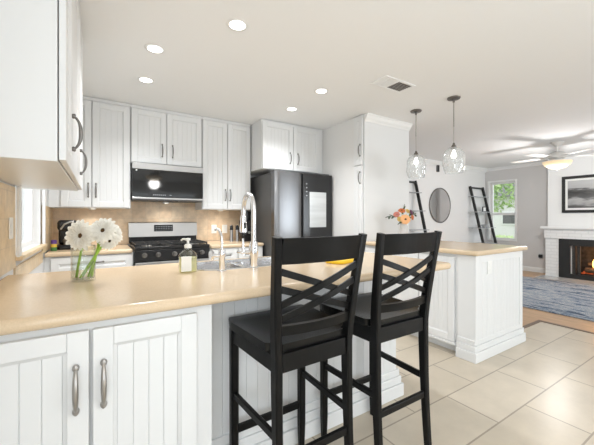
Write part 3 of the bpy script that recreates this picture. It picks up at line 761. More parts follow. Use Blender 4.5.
for k in range(4): box(bm, 0.448, 0.462, -0.0022, -0.0003, 1.50 + k * 0.05, 1.512 + k * 0.05)
obj('touch_marks', bm, 'lshelf', rd)
obj('drawer', curved_door(0.0, W, 0.40, 0.73), 'dsteel', t); obj('drawer', curved_door(0.0, W, 0.06, 0.39), 'dsteel', t)
for x in (0.06, W - 0.06):
    bm = NB(); box(bm, x - 0.045, x + 0.045, 0.05, 0.20, FH + 0.0005, FH + 0.02, 0.004); obj('hinge_cover', bm, 'dgrey', t)

# ------------------------------------------------------------------ things on the back counters
t = thing('coffee_machine', 'black coffee machine on the back counter behind the white flowers', 'coffee machine', (-0.255, 3.93, BC))
bm = NB(); loft(bm, [(0.17, 0.26, 0), (0.175, 0.265, 0.01), (0.175, 0.265, 0.035), (0.165, 0.25, 0.045)], 0.2); obj('base', bm, 'black', t)
bm = NB(); box(bm, -0.08, 0.08, 0.02, 0.12, 0.045, 0.28, 0.02, 3); obj('water_tank', bm, 'black', t)
bm = NB(); box(bm, -0.08, 0.08, -0.12, 0.12, 0.185, 0.29, 0.03, 4); h = obj('brew_head', bm, 'black', t)
bm = NB(); tube(bm, [(-0.05, -0.125, 0.20), (-0.02, -0.14, 0.25), (0.02, -0.14, 0.27), (0.055, -0.125, 0.28)], 0.008, 10); obj('handle', bm, 'steel', h)
bm = NB(); lathe(bm, [(0, 0.048), (0.03, 0.048), (0.035, 0.10), (0.033, 0.10), (0.028, 0.052), (0, 0.052)], 18, (0, -0.07, 0)); obj('drip_cup', bm, 'steel', t)
t = thing('spice_jar', 'small striped jar with purple lid beside the coffee machine', 'jar', (-0.352, 3.74, BC))
bm = NB(); lathe(bm, [(0, 0), (0.022, 0), (0.024, 0.003), (0.024, 0.035), (0, 0.035)], 18); obj('jar', bm, 'jarg', t)
bm = NB(); lathe(bm, [(0, 0.0352), (0.0245, 0.0352), (0.0245, 0.065), (0, 0.065)], 18); obj('label_band', bm, 'jary', t)
bm = NB(); lathe(bm, [(0, 0.0652), (0.023, 0.0652), (0.023, 0.098), (0.02, 0.101), (0, 0.101)], 18); obj('lid', bm, 'jarp', t)
def shaker(x, y, label):
    t = thing('pepper_mill', label, 'shaker', (x, y, BC), 0, 'steel shakers on the back counter')
    bm = NB(); lathe(bm, [(0, 0), (0.024, 0), (0.024, 0.005), (0.021, 0.012), (0.021, 0.15), (0, 0.15)], 20); obj('body', bm, 'steel', t)
    bm = NB(); lathe(bm, [(0, 0.151), (0.022, 0.151), (0.0225, 0.19), (0.02, 0.205), (0.012, 0.215), (0, 0.217)], 20); obj('cap', bm, 'black', t)
shaker(1.495, 3.98, 'steel shaker with black cap nearer the range on back counter')
shaker(1.575, 3.98, 'steel shaker with black cap nearer the refrigerator on back counter')
t = thing('coffee_grinder', 'tall black coffee grinder in the back corner beside the refrigerator', 'appliance', (1.685, 3.93, BC))
bm = NB(); box(bm, -0.065, 0.065, -0.09, 0.09, 0, 0.28, 0.012, 3); obj('body', bm, 'black', t)
bm = NB(); lathe(bm, [(0, 0.281), (0.052, 0.281), (0.06, 0.38), (0.058, 0.395), (0, 0.395)], 24); obj('hopper', bm, 'bglass', t)
bm = NB(); tube(bm, [(0, -0.091, 0.12), (0, -0.10, 0.12)], 0.018, 16); obj('dial', bm, 'steel', t)

# ------------------------------------------------------------------ vase with gerberas
VX, VY = -0.057, 1.761
t = thing('glass_vase', 'clear glass cylinder vase with water on the peninsula counter', 'vase', (VX, VY, PZ))
bm = NB(); lathe(bm, [(0, 0), (0.045, 0), (0.048, 0.003), (0.048, 0.163), (0.0465, 0.165), (0.045, 0.163), (0.045, 0.012), (0, 0.012)], 40); obj('glass', bm, 'clear', t)
bm = NB(); lathe(bm, [(0, 0.0125), (0.0446, 0.0125), (0.0446, 0.085), (0, 0.085)], 40); obj('water', bm, 'water', t)
def petals_bm(n, r0, r1, w, layers=2, droop=0.12, seed=1):
    rnd = random.Random(seed); bm = NB()
    for L_ in range(layers):
        for k in range(n):
            a = 2 * PI * (k + 0.5 * L_) / n + rnd.uniform(-0.05, 0.05)
            rr_ = r1 * (1 - 0.16 * L_) * rnd.uniform(0.90, 1.05); dz = 0.07 * r1 * L_
            secs = []
            for s, ww in ((0.0, 0.35), (0.25, 0.75), (0.55, 1.0), (0.8, 0.92), (0.94, 0.55), (1.0, 0.15)):
                r = r0 + (rr_ - r0) * s; z = dz + 0.25 * r0 + (rr_ - r0) * (0.18 * s - droop * 2.2 * s * s) + rnd.uniform(-0.001, 0.001)
                secs.append((r, ww * w / 2, z))
            tilt = rnd.uniform(-0.18, 0.18); rows = []
            for r, hw_, z in secs:
                cup = hw_ * 0.30
                rows.append([bm.verts.new((r * math.cos(a) - y * math.sin(a), r * math.sin(a) + y * math.cos(a), z + zz + tilt * y)) for y, zz in ((-hw_, cup), (-hw_ * 0.5, cup * 0.25), (0, 0), (hw_ * 0.5, cup * 0.25), (hw_, cup))])
            for i in range(len(rows) - 1):
                for q in range(4): bm.faces.new((rows[i][q], rows[i][q + 1], rows[i + 1][q + 1], rows[i + 1][q])).smooth = True
    return bm
def flower(name, label, cat, group, base, head, normal, r, pm, n=22, eye='eye', ring_m='eyer', stem_r=0.0035, bend=0.35, seed=1, w=None, layers=2, er=0.2, droop=0.12):
    base, head, nrm = Vector(base), Vector(head), Vector(normal).normalized()
    t = thing(name, label, cat, base, 0, group)
    q = nrm.to_track_quat('Z', 'Y').to_matrix().to_4x4()
    T = Matrix.Translation(head - base) @ q
    obj('petals', xf(petals_bm(n, r * 0.16, r, w or r * 0.26, layers, droop, seed), T), pm, t)
    bm = NB(); lathe(bm, [(0, 0.010 * r / 0.07), (r * er * 0.6, 0.009 * r / 0.07), (r * er, 0.004 * r / 0.07), (r * er, -0.002)], 20); c = obj('centre', xf(bm, T), eye, t)
    if ring_m:
        bm = NB(); lathe(bm, [(r * er, 0.005 * r / 0.07), (r * er * 1.25, 0.0045 * r / 0.07), (r * er * 1.35, 0.001)], 20); obj('pollen_ring', xf(bm, T), ring_m, c)
    e = head - base - nrm * 0.003; pts = []
    P1 = e * 0.5 + Vector((0, 0, e.z * 0.05)); P2 = e - nrm * (bend * e.length * 0.4)
    for k in range(11):
        s = k / 10; pts.append(P1 * (2 * s * (1 - s) * (1 - s)) + P2 * (2 * s * s * (1 - s) + s * (1 - s) * 0.0) + e * (s ** 3) + (P1 * s * (1 - s) * (1 - s) + P2 * s * s * (1 - s)))
    bm = NB(); tube(bm, pts, stem_r, 8); obj('stem', bm, 'stem', t)
    return t
RX, RY = math.cos(0.5652), -math.sin(0.5652)     # room direction that runs to the right of the photograph
def rel(a, d, z): return (VX + RX * a + math.sin(0.5652) * d, VY + RY * a + math.cos(0.5652) * d, PZ + z)
GG = 'white gerberas in the glass vase'
CAMV = Vector((0, 0, 1.22))
for i, (a, d, z, r, nd, b, lab) in enumerate((
    (0.023, -0.045, 0.210, 0.073, (-0.02, -1, 0.12), (-0.032, 0.0), 'large white gerbera facing the camera at the left of the vase'),
    (0.100, -0.010, 0.232, 0.064, (0.12, -1, 0.25), (0.016, 0.012), 'white gerbera facing the camera at the right of the vase'),
    (0.058, 0.030, 0.232, 0.060, (0.0, -0.45, 1), (0.026, 0.020), 'white gerbera tilted upward between the two camera-facing ones'),
    (0.114, 0.045, 0.215, 0.054, (1, -0.15, 0.3), (-0.016, 0.018), 'white gerbera turned sideways at the far right of the bunch'),
    (0.108, 0.020, 0.184, 0.048, (0.7, -0.5, -0.3), (0.0, -0.022), 'white gerbera drooping lowest at the right of the bunch'))):
    nx, ny, nz = nd
    nrm = (RX * nx + math.sin(0.5652) * ny, RY * nx + math.cos(0.5652) * ny, nz)
    # face roughly along the line of sight
    flower('gerbera', lab, 'flower', GG, rel(b[0], b[1], 0.016), rel(a, d, z), nrm, r, 'petal', seed=i + 2, n=17, layers=3, w=r * 0.30, stem_r=0.0052, droop=0.07, er=0.17)

# ------------------------------------------------------------------ flower jug on the island
JX, JY = 3.105, 2.505
t = thing('flower_jug', 'small white ceramic jug holding the mixed bouquet on the island', 'jug', (JX, JY, IZ))
bm = NB(); lathe(bm, [(0, 0), (0.038, 0), (0.042, 0.006), (0.050, 0.06), (0.047, 0.13), (0.039, 0.19), (0.043, 0.225), (0.048, 0.235), (0.044, 0.235), (0.039, 0.225), (0.035, 0.19), (0.035, 0.18), (0, 0.18)], 32); obj('jug', bm, 'jugc', t)
bm = NB(); tube(bm, [(0.038, 0, 0.20), (0.072, 0, 0.19), (0.080, 0, 0.14), (0.066, 0, 0.09), (0.047, 0, 0.08)], 0.007, 10); obj('handle', bm, 'pwhite', t)
def jrel(a, d, z): return (JX + RX * a + math.sin(0.5652) * d, JY + RY * a + math.cos(0.5652) * d, IZ + z)
JG = 'flowers in the island jug'
for i, (a, d, z, r, nd, pm, eye, n, lab) in enumerate((
    (-0.002, -0.075, 0.262, 0.062, (0.0, -1, 0.1), 'peach', 'eye', 18, 'peach gerbera with dark eye at the front of the island bouquet'),
    (-0.092, -0.03, 0.320, 0.042, (-0.4, -0.8, 0.5), 'pink', 'pink', 14, 'dusty pink bloom at the left of the island bouquet'),
    (-0.02, 0.0, 0.365, 0.045, (-0.1, -0.7, 0.8), 'orange', 'eye', 14, 'orange bloom at the top of the island bouquet'),
    (0.055, 0.0, 0.36, 0.040, (0.3, -0.7, 0.8), 'cream', 'eyer', 14, 'cream bloom above the peach gerbera in the bouquet'),
    (0.085, -0.03, 0.345, 0.034, (0.6, -0.8, 0.4), 'purple', 'purple', 12, 'dark plum bloom at the right of the island bouquet'),
    (-0.06, -0.05, 0.265, 0.036, (-0.3, -0.9, 0.0), 'cream', 'eyer', 12, 'cream bloom low at the left of the peach gerbera'),
    (0.10, -0.02, 0.285, 0.036, (0.7, -0.8, 0.1), 'orange', 'orange', 12, 'small orange bloom low at the right of the bouquet'))):
    nx, ny, nz = nd
    nrm = (RX * nx + math.sin(0.5652) * ny, RY * nx + math.cos(0.5652) * ny, nz)
    flower('bouquet_flower', lab, 'flower', JG, jrel(a * 0.12, d * 0.12, 0.184), jrel(a, d, z), nrm, r, pm, n=n, eye=eye, ring_m='orange' if i == 0 else None, stem_r=0.0025, seed=20 + i, er=0.33 if i == 0 else 0.28, w=r * 0.4)
def sprig(label, tip, mt, base=(0, 0), nl=7, size=0.034, name='leaf_sprig', sd=0):
    rnd = random.Random(sd)
    b = Vector(jrel(base[0], base[1], 0.184)); e = Vector(jrel(*tip))
    t = thing(name, label, 'foliage', b, 0, 'leaf sprigs in the island jug')
    d = e - b; ctrl = Vector((0, 0, d.length * 0.55)) + d * 0.2
    P = lambda s: ctrl * (2 * s * (1 - s)) + d * s * s
    bm = NB(); tube(bm, [P(k / 8) for k in range(9)], 0.0018, 6); obj('stem', bm, 'leaf', t)
    bm = NB()
    for k in range(nl):
        s = 0.5 + 0.5 * k / (nl - 1); p = P(s); dr = (P(min(1, s + 0.05)) - P(s - 0.05)).normalized()
        side = dr.cross(Vector((rnd.uniform(-1, 1), rnd.uniform(-1, 1), rnd.uniform(-1, 1)))).normalized()
        ax = (dr * 0.8 + side * (1 if k % 2 else -1)).normalized() * size; wv = ax.cross(dr.cross(side)).normalized() * size * 0.28
        nn = ax.cross(wv).normalized() * 0.0012
        ring_ = [p, p + ax * 0.35 + wv, p + ax * 0.7 + wv * 0.8, p + ax, p + ax * 0.7 - wv * 0.8, p + ax * 0.35 - wv]
        A = [bm.verts.new(q + nn) for q in ring_]; B = [bm.verts.new(q - nn) for q in ring_]
        bm.faces.new(A); bm.faces.new(B[::-1])
        for k2 in range(6): bm.faces.new((A[k2], B[k2], B[(k2 + 1) % 6], A[(k2 + 1) % 6]))
    obj('leaves', bm, mt, t)
sprig('grey-green leaf sprig reaching far left of the island bouquet', (-0.185, -0.03, 0.30), 'leafg', (-0.004, 0.0), 9, 0.05, sd=1)
sprig('dark green leaf sprig at the right of the island bouquet', (0.135, 0.0, 0.32), 'leaf', (0.006, 0.0), 8, 0.042, sd=2)
sprig('dark leaf sprig rising at the back of the island bouquet', (0.02, 0.05, 0.41), 'leaf', (0.0, 0.01), 8, 0.04, sd=3)
sprig('dark leaf sprig hanging low in front left of the bouquet', (-0.07, -0.07, 0.225), 'leaf', (-0.003, -0.004), 6, 0.04, sd=4)

# ------------------------------------------------------------------ bar stools
def make_stool(label, loc, rz):
    t = thing('bar_stool', label, 'bar stool', loc, rz, 'bar stools at the peninsula')
    SX = 0.19
    for sx in (-1, 1):
        bm = NB(); ribbon(bm, [(sx * SX, 0.185, 0), (sx * SX, 0.185, 0.12), (sx * SX, 0.185, 0.712)], [0.028, 0.036, 0.038], [0.028, 0.036, 0.038], (1, 0, 0)); obj('leg', bm, 'stool', t)
    def bx(z): return 0.174 + 0.034 * max(0.0, (z - 0.70) / 0.45)
    def by(z): # back post curve
        if z < 0.715: return -0.185 - 0.032 * (1 - z / 0.715) ** 2
        return -0.185 - 0.060 * ((z - 0.715) / 0.42) ** 1.25
    for sx in (-1, 1):
        bm = NB(); zs = [0, 0.1, 0.2, 0.32, 0.45, 0.58, 0.70, 0.78, 0.86, 0.94, 1.02, 1.08, 1.153]
        ribbon(bm, [(sx * bx(z), by(z), z) for z in zs], 0.031, [0.030, 0.034, 0.036, 0.038, 0.042, 0.046, 0.048, 0.046, 0.043, 0.040, 0.036, 0.034, 0.030], (1, 0, 0)); obj('back_post', bm, 'stool', t)
    # saddle seat
    bm = NB(); nx, ny = 18, 18; x0, x1, y0, y1 = -0.220, 0.220, -0.186, 0.212
    def top(x, y):
        u = x / 0.212; v = (y - 0.02) / 0.19
        return 0.752 - 0.020 * max(0, 1 - u ** 4) * max(0, 1 - (v + 0.25) ** 2 * 0.9) 
    g = []
    for i in range(nx + 1):
        row = []
        for j in range(ny + 1):
            x = x0 + (x1 - x0) * i / nx; y = y0 + (y1 - y0) * j / ny
            x *= 0.90 + 0.13 * (y - y0) / (y1 - y0)
            if y < -0.155: x *= 0.157 / 0.199
            # round the front corners and keep the sides slightly bowed
            if y > 0.15: x *= 1 - 0.10 * ((y - 0.15) / 0.062) ** 2
            row.append((x, y))
        g.append(row)
    T_ = [[bm.verts.new((x, y, top(x, y))) for x, y in r] for r in g]; B_ = [[bm.verts.new((x * 0.985, y * 0.985, 0.714)) for x, y in r] for r in g]
    for i in range(nx):
        for j in range(ny):
            bm.faces.new((T_[i][j], T_[i + 1][j], T_[i + 1][j + 1], T_[i][j + 1])).smooth = True
            bm.faces.new((B_[i][j], B_[i][j + 1], B_[i + 1][j + 1], B_[i + 1][j]))
    for i in range(nx):
        bm.faces.new((T_[i][0], B_[i][0], B_[i + 1][0], T_[i + 1][0])); bm.faces.new((T_[i][ny], T_[i + 1][ny], B_[i + 1][ny], B_[i][ny]))
    for j in range(ny):
        bm.faces.new((T_[0][j], T_[0][j + 1], B_[0][j + 1], B_[0][j])); bm.faces.new((T_[nx][j], B_[nx][j], B_[nx][j + 1], T_[nx][j + 1]))
    obj('seat', bm, 'seat', t)
    bm = NB()
    box(bm, -0.158, 0.158, -0.198, -0.172, 0.642, 0.712, 0.003); box(bm, -SX + 0.019, SX - 0.019, 0.175, 0.198, 0.642, 0.712, 0.003)
    for sx in (-1, 1): ribbon(bm, [(sx * 0.175, -0.165, 0.677), (sx * SX, 0.167, 0.677)], 0.024, 0.07, (1, 0, 0))
    obj('apron', bm, 'stool', t)
    # curved top rail
    def rail(z0, z1, bow, th, inset=0.012):
        bm = NB(); n = 14; F_, K_ = [], []
        for k in range(n + 1):
            s = -1 + 2 * k / n; x = s * (bx(z0) - inset)
            sag = -bow * (1 - s * s)
            F_.append([bm.verts.new((x, by(z) + sag + th / 2, z)) for z in (z0, (z0 + z1) / 2, z1)])
            K_.append([bm.verts.new((x, by(z) + sag - th / 2, z)) for z in (z0, (z0 + z1) / 2, z1)])
        for k in range(n):
            for j in (0, 1):
                bm.faces.new((F_[k][j], F_[k + 1][j], F_[k + 1][j + 1], F_[k][j + 1])).smooth = True
                bm.faces.new((K_[k][j], K_[k][j + 1], K_[k + 1][j + 1], K_[k + 1][j])).smooth = True
            bm.faces.new((F_[k][2], F_[k + 1][2], K_[k + 1][2], K_[k][2])); bm.faces.new((F_[k][0], K_[k][0], K_[k + 1][0], F_[k + 1][0]))
        for k in (0, n):
            bm.faces.new((F_[k][0], F_[k][1], F_[k][2], K_[k][2], K_[k][1], K_[k][0]))
        return bm
    obj('top_rail', rail(1.054, 1.149, 0.024, 0.022), 'stool', t)
    obj('lower_rail', rail(0.785, 0.822, 0.024, 0.020), 'stool', t)
    for s in (1, -1):
        for za, zb in ((1.028, 0.900), (0.962, 0.846)):
            bm = NB(); pts = []
            for k in range(11):
                u = -1 + 2 * k / 10; z = za + (zb - za) * k / 10
                pts.append((s * u * (bx(z) - 0.013), by(z) - 0.022 * (1 - u * u) + s * 0.004, z))
            ribbon(bm, pts, 0.012, 0.026, (0, 1, 0)); obj('cross_slat', bm, 'stool', t)
    for sx in (-1, 1):
        bm = NB(); ribbon(bm, [(sx * 0.174, by(0.40) + 0.018, 0.401), (sx * SX, 0.168, 0.401)], 0.018, 0.032, (1, 0, 0)); obj('stretcher', bm, 'stool', t)
    bm = NB(); box(bm, -SX + 0.018, SX - 0.018, 0.176, 0.194, 0.215, 0.250, 0.003); obj('stretcher', bm, 'stool', t)
    bm = NB(); box(bm, -0.158, 0.158, by(0.31) - 0.009, by(0.31) + 0.009, 0.30, 0.332, 0.003); obj('stretcher', bm, 'stool', t)
    return t
s1 = make_stool('black X-back bar stool nearer the camera in front of the sink', (0.730, 1.212, 0), 0.02)
dup(s1, (1.254, 1.212, 0), 'black X-back bar stool farther along, nearer the island', 0.0)

# yellow cloth on the counter
bm = NB(); loft(bm, [(0.19, 0.13, 0.0005), (0.20, 0.14, 0.004), (0.20, 0.14, 0.012), (0.19, 0.13, 0.018)], 0.25)
o = tag(obj('folded_cloth', bm, 'yellow', None, (1.345, 1.585, PZ)), 'folded yellow cloth on the peninsula counter behind the stool backs', 'cloth')
o.rotation_euler = (0, 0, 0.3)

# ------------------------------------------------------------------ ceiling fixtures
RG = 'recessed ceiling lights over the kitchen'
def recessed():
    t = thing('recessed_light', '', 'ceiling light', (0, 0, CZ), 0, RG)
    bm = NB(); lathe(bm, [(0.053, -0.004), (0.068, -0.004), (0.073, -0.0005), (0.051, -0.0005), (0.051, -0.004), (0.053, -0.004)], 32); obj('trim_ring', bm, 'trimw', t)
    bm = NB(); lathe(bm, [(0, -0.002), (0.0505, -0.002), (0.0505, -0.0005), (0, -0.0005)], 32); obj('lens', bm, 'lightglow', t)
    return t
r0 = recessed()
for i, (x, y, lab) in enumerate(((0.76, 1.915, 'largest recessed ceiling light, nearest the camera above the sink'), (0.355, 2.51, 'recessed ceiling light in the middle of the row of three towards the range'),
    (0.366, 3.12, 'recessed ceiling light at the far end of the row, before the range cabinets'), (1.85, 2.47, 'recessed ceiling light between the refrigerator cabinet and the ceiling vent'), (1.87, 3.06, 'recessed ceiling light closest to the refrigerator cabinet'))):
    if i == 0: o = r0; o.location = (x, y, CZ); o['label'] = lab
    else: o = dup(r0, (x, y, CZ), lab)
    l = bpy.data.lights.new('recessed_lamp', 'SPOT'); l.energy = 37; l.color = (0.97, 0.985, 1.0); l.spot_size = 2.35; l.spot_blend = 1.0; l.shadow_soft_size = 0.06
    lo = bpy.data.objects.new('recessed_lamp', l); COL.objects.link(lo); lo.parent = o; lo.location = (0, 0, -0.012)
t = thing('ceiling_vent', 'rectangular ceiling air vent with dark louvers beside the pantry', 'vent', (2.32, 1.99, CZ), 0.0)
bm = NB()
for a, b, c, d in ((-0.20, 0.20, -0.10, -0.075), (-0.20, 0.20, 0.075, 0.10), (-0.20, -0.175, -0.075, 0.075), (0.175, 0.20, -0.075, 0.075)): box(bm, a, b, c, d, -0.008, -0.0005, 0.003)
obj('frame', bm, 'ceil', t)
bm = NB(); box(bm, 0.0, 0.174, -0.0745, 0.0745, -0.003, -0.0006); obj('duct_opening', bm, 'darkvent', t)
bm = NB()
for k in range(7):
    b2 = NB(); box(b2, -0.174, 0.174, -0.009, 0.009, -0.001, 0.001); xf(b2, Matrix.Translation((0, -0.064 + k * 0.0213, -0.006)) @ Matrix.Rotation(0.5, 4, 'X')); merge(bm, b2)
bm2 = NB()
for k in range(7): box(bm2, -0.174, -0.002, -0.070 + k * 0.0213, -0.054 + k * 0.0213, -0.006, -0.003, 0.001)
bm.free(); obj('louver', bm2, 'ceil', t)
bm2 = NB()
for k in range(7): box(bm2, 0.002, 0.174, -0.068 + k * 0.0213, -0.063 + k * 0.0213, -0.006, -0.0032, 0.0005)
obj('louver', bm2, 'nickel', t)

def pendant():
    t = thing('pendant_light', '', 'pendant light', (0, 0, CZ), 0, 'pendant lights above the island')
    bm = NB(); lathe(bm, [(0, -0.0005), (0.062, -0.0005), (0.064, -0.006), (0.058, -0.016), (0.012, -0.022), (0.010, -0.05), (0, -0.05)], 32); obj('canopy', bm, 'dknickel', t)
    bm = NB(); tube(bm, [(0, 0, -0.045), (0, 0, -0.30)], 0.0055, 10); tube(bm, [(0, 0, -0.30), (0, 0, -0.47)], 0.003, 8); obj('stem', bm, 'nickel', t)
    bm = NB(); lathe(bm, [(0, -0.47), (0.010, -0.47), (0.012, -0.485), (0.024, -0.50), (0.026, -0.525), (0.018, -0.54), (0, -0.54)], 24); obj('socket', bm, 'dknickel', t)
    # hand-blown dimpled shade: open at the bottom
    bm = NB(); n = 40; prof = [(0.026, -0.512), (0.052, -0.520), (0.081, -0.545), (0.098, -0.585), (0.105, -0.64), (0.104, -0.70), (0.094, -0.755), (0.087, -0.78)]
    rows = []
    for off in (0, 1):
        R_ = []
        for r, z in prof:
            R_.append([bm.verts.new(((r - 0.003 * off) * (1 + 0.045 * math.sin(5 * a + 40 * z) * min(1, r / 0.1)) * math.cos(a), (r - 0.003 * off) * (1 + 0.045 * math.sin(5 * a + 40 * z) * min(1, r / 0.1)) * math.sin(a), z)) for a in (2 * PI * k / n for k in range(n))])
        rows.append(R_)
    for s, R_ in enumerate(rows):
        for a, b in zip(R_, R_[1:]):
            for k in range(n): bm.faces.new((a[k], a[(k + 1) % n], b[(k + 1) % n], b[k])).smooth = True
    for idx in (0, -1):
        a, b = rows[0][idx], rows[1][idx]
        for k in range(n): bm.faces.new((a[k], a[(k + 1) % n], b[(k + 1) % n], b[k])).smooth = True
    obj('glass_shade', bm, 'ripple', t)
    bm = NB(); lathe(bm, [(0, -0.540), (0.012, -0.541), (0.014, -0.555), (0.026, -0.585), (0.028, -0.605), (0.020, -0.625), (0, -0.632)], 20); obj('bulb', bm, 'bulb', t)
    return t
p1 = pendant(); p1.location = (3.115, 2.335, CZ); p1['label'] = 'clear dimpled glass pendant hanging nearer the pantry over the island'
dup(p1, (3.11, 1.875, CZ), 'clear dimpled glass pendant hanging nearer the stools over the island')

def fan(up=0.0):
    t = thing('ceiling_fan', '', 'ceiling fan', (0, 0, CZ), 0, 'ceiling fans')
    bm = NB(); lathe(bm, [(0, -0.0005), (0.085, -0.0005), (0.088, -0.012), (0.05, -0.05), (0.016, -0.06), (0.014, -0.16 + up), (0, -0.16 + up)], 28); obj('canopy', bm, 'blade', t)
    bm = NB(); lathe(bm, [(0, -0.155), (0.05, -0.155), (0.10, -0.175), (0.125, -0.20), (0.125, -0.25), (0.10, -0.27), (0.08, -0.275), (0, -0.275)], 32); xf(bm, Matrix.Translation((0, 0, up))); obj('motor', bm, 'blade', t)
    for k in range(5):
        a = 2 * PI * k / 5 + 0.35
        bm = NB(); box(bm, 0.11, 0.20, -0.02, 0.02, -0.243, -0.237, 0.002); outl = [(0.18, -0.055), (0.60, -0.07), (0.65, -0.05), (0.66, 0), (0.65, 0.05), (0.60, 0.07), (0.18, 0.055)]
        b2 = NB(); A = [b2.verts.new((x, y, 0.003)) for x, y in outl]; B = [b2.verts.new((x, y, -0.003)) for x, y in outl]
        b2.faces.new(A); b2.faces.new(B[::-1])
        for j in range(7): b2.faces.new((A[j], B[j], B[(j + 1) % 7], A[(j + 1) % 7]))
        xf(b2, Matrix.Translation((0, 0, -0.240)) @ Matrix.Rotation(0.09, 4, 'X')); merge(bm, b2)
        obj('blade', xf(bm, Matrix.Translation((0, 0, up)) @ Matrix.Rotation(a, 4, 'Z')), 'blade', t)
    bm = NB(); lathe(bm, [(0, -0.276), (0.075, -0.276), (0.09, -0.30), (0.195, -0.312), (0.197, -0.318), (0, -0.318)], 32); xf(bm, Matrix.Translation((0, 0, up))); k = obj('light_fitter', bm, 'blade', t)
    bm = NB(); lathe(bm, [(0.195, -0.319), (0.193, -0.335), (0.165, -0.38), (0.105, -0.418), (0.03, -0.434), (0, -0.435)], 32); xf(bm, Matrix.Translation((0, 0, up))); obj('glass_bowl', bm, 'bowlglow', t)
    bm = NB(); lathe(bm, [(0, -0.4355), (0.012, -0.436), (0.014, -0.441), (0.006, -0.456), (0, -0.458)], 14); xf(bm, Matrix.Translation((0, 0, up))); obj('finial', bm, 'nickel', t)
    return t
f1 = fan(); f1.location = (6.38, 2.07, CZ); f1['label'] = 'white ceiling fan with lit bowl in the living room'
l = bpy.data.lights.new('fan_lamp', 'POINT'); l.energy = 38; l.color = (1, 0.98, 0.96); l.shadow_soft_size = 0.12
lo = bpy.data.objects.new('fan_lamp', l); COL.objects.link(lo); lo.parent = f1; lo.location = (0, 0, -0.56)
f2 = fan(0.09); f2.location = (1.16, -0.72, CZ); f2.rotation_euler = (0, 0, 0.3); f2['label'] = 'white ceiling fan mirrored in the microwave door'
l = bpy.data.lights.new('fan_lamp', 'POINT'); l.energy = 24; l.color = (1, 0.98, 0.96); l.shadow_soft_size = 0.12
lo = bpy.data.objects.new('fan_lamp', l); COL.objects.link(lo); lo.parent = f2; lo.location = (0, 0, -0.42)

# ------------------------------------------------------------------ living room
t = thing('wall_mirror', 'round wall mirror with thin dark frame between the ladder shelves', 'mirror', (6.42, YB, 1.50))
def disc_y(bm, prof, n=64): 
    lathe(bm, prof, n); xf(bm, Matrix.Rotation(PI / 2, 4, 'X'))
bm = NB(); disc_y(bm, [(0.37, 0.001), (0.385, 0.001), (0.39, 0.006), (0.39, 0.024), (0.385, 0.028), (0.376, 0.028), (0.372, 0.022), (0.37, 0.001)]); obj('frame', bm, 'dknickel', t)
bm = NB(); disc_y(bm, [(0, 0.018), (0.3715, 0.018), (0.3715, 0.002), (0, 0.002)]); obj('glass', bm, 'mirror', t)

def ladder(label, x0, x1):
    cx = (x0 + x1) / 2; t = thing('ladder_shelf', label, 'shelf', (cx, 3.70, 0), 0, 'leaning ladder shelves by the living room wall')
    hw_ = (x1 - x0) / 2; TOPZ = 1.985
    yy = lambda z: 0.02 + 0.452 * z / TOPZ
    for sx in (-1, 1):
        bm = NB(); ribbon(bm, [(sx * hw_, yy(z), z) for z in (0.0, 1.0, TOPZ)], 0.038, 0.058, (1, 0, 0)); obj('rail', bm, 'matblack', t)
    bm = NB(); box(bm, -hw_ + 0.02, hw_ - 0.02, yy(TOPZ - 0.03) - 0.016, yy(TOPZ - 0.03) + 0.016, TOPZ - 0.05, TOPZ - 0.012, 0.003); obj('top_bar', bm, 'matblack', t)
    for z, d in ((0.25, 0.42), (0.60, 0.36), (0.975, 0.30), (1.355, 0.25), (1.73, 0.20)):
        bm = NB(); yb = 0.48
        box(bm, -hw_ - 0.06, hw_ + 0.06, yy(z) - 0.06, yb, z, z + 0.014, 0.002); obj('shelf', bm, 'lshelf', t)
    return t
ladder('black ladder shelf half hidden behind the pantry wall', 4.94, 5.54)
L2 = ladder('black ladder shelf in the corner beside the living room window', 7.60, 8.17)
def pframe(label, x, z, w, h, pic):
    t = thing('photo_frame', label, 'picture frame', (x, 4.05, z), 0)
    bm = NB()
    for a, b, c, d in ((-w / 2, w / 2, 0, 0.018), (-w / 2, w / 2, h - 0.018, h), (-w / 2, -w / 2 + 0.018, 0.018, h - 0.018), (w / 2 - 0.018, w / 2, 0.018, h - 0.018)): box(bm, a, b, 0, 0.02, c, d, 0.002)
    obj('frame', bm, 'matblack', t)
    bm = NB(); box(bm, -w / 2 + 0.018, w / 2 - 0.018, 0.006, 0.012, 0.018, h - 0.018); obj('picture', bm, pic, t)
pframe('small black framed picture on a shelf by the living room window', 8.04, 1.3695, 0.16, 0.13, 'label')
t = thing('decor_bowl', 'small pale bowl on the lower visible shelf by the window', 'bowl', (7.92, 4.0, 0.9895))
bm = NB(); lathe(bm, [(0, 0), (0.04, 0), (0.045, 0.004), (0.07, 0.05), (0.075, 0.07), (0.071, 0.07), (0.066, 0.052), (0.04, 0.01), (0, 0.01)], 24); obj('bowl', bm, 'lshelf', t)
t = thing('wall_speaker', 'small dark speaker box high on the wall near the mirror', 'speaker', (6.33, YB, 2.235))
bm = NB(); box(bm, -0.035, 0.035, -0.035, -0.001, 0, 0.15, 0.006); obj('box', bm, 'dgrey', t)
bm = NB(); box(bm, -0.029, 0.029, -0.039, -0.0355, 0.007, 0.143, 0.002); obj('grille', bm, 'matblack', t)
t = thing('wall_outlet', 'dark outlet with a plug low on the grey wall by the fireplace', 'outlet', (XR, 3.0, 0.365), -PI / 2)
bm = NB(); box(bm, -0.036, 0.036, -0.007, -0.0005, -0.058, 0.058, 0.003); obj('cover_plate', bm, 'lshelf', t)
bm = NB(); box(bm, -0.04, 0.03, -0.05, -0.0075, -0.03, 0.04, 0.01, 3); obj('plug', bm, 'matblack', t)

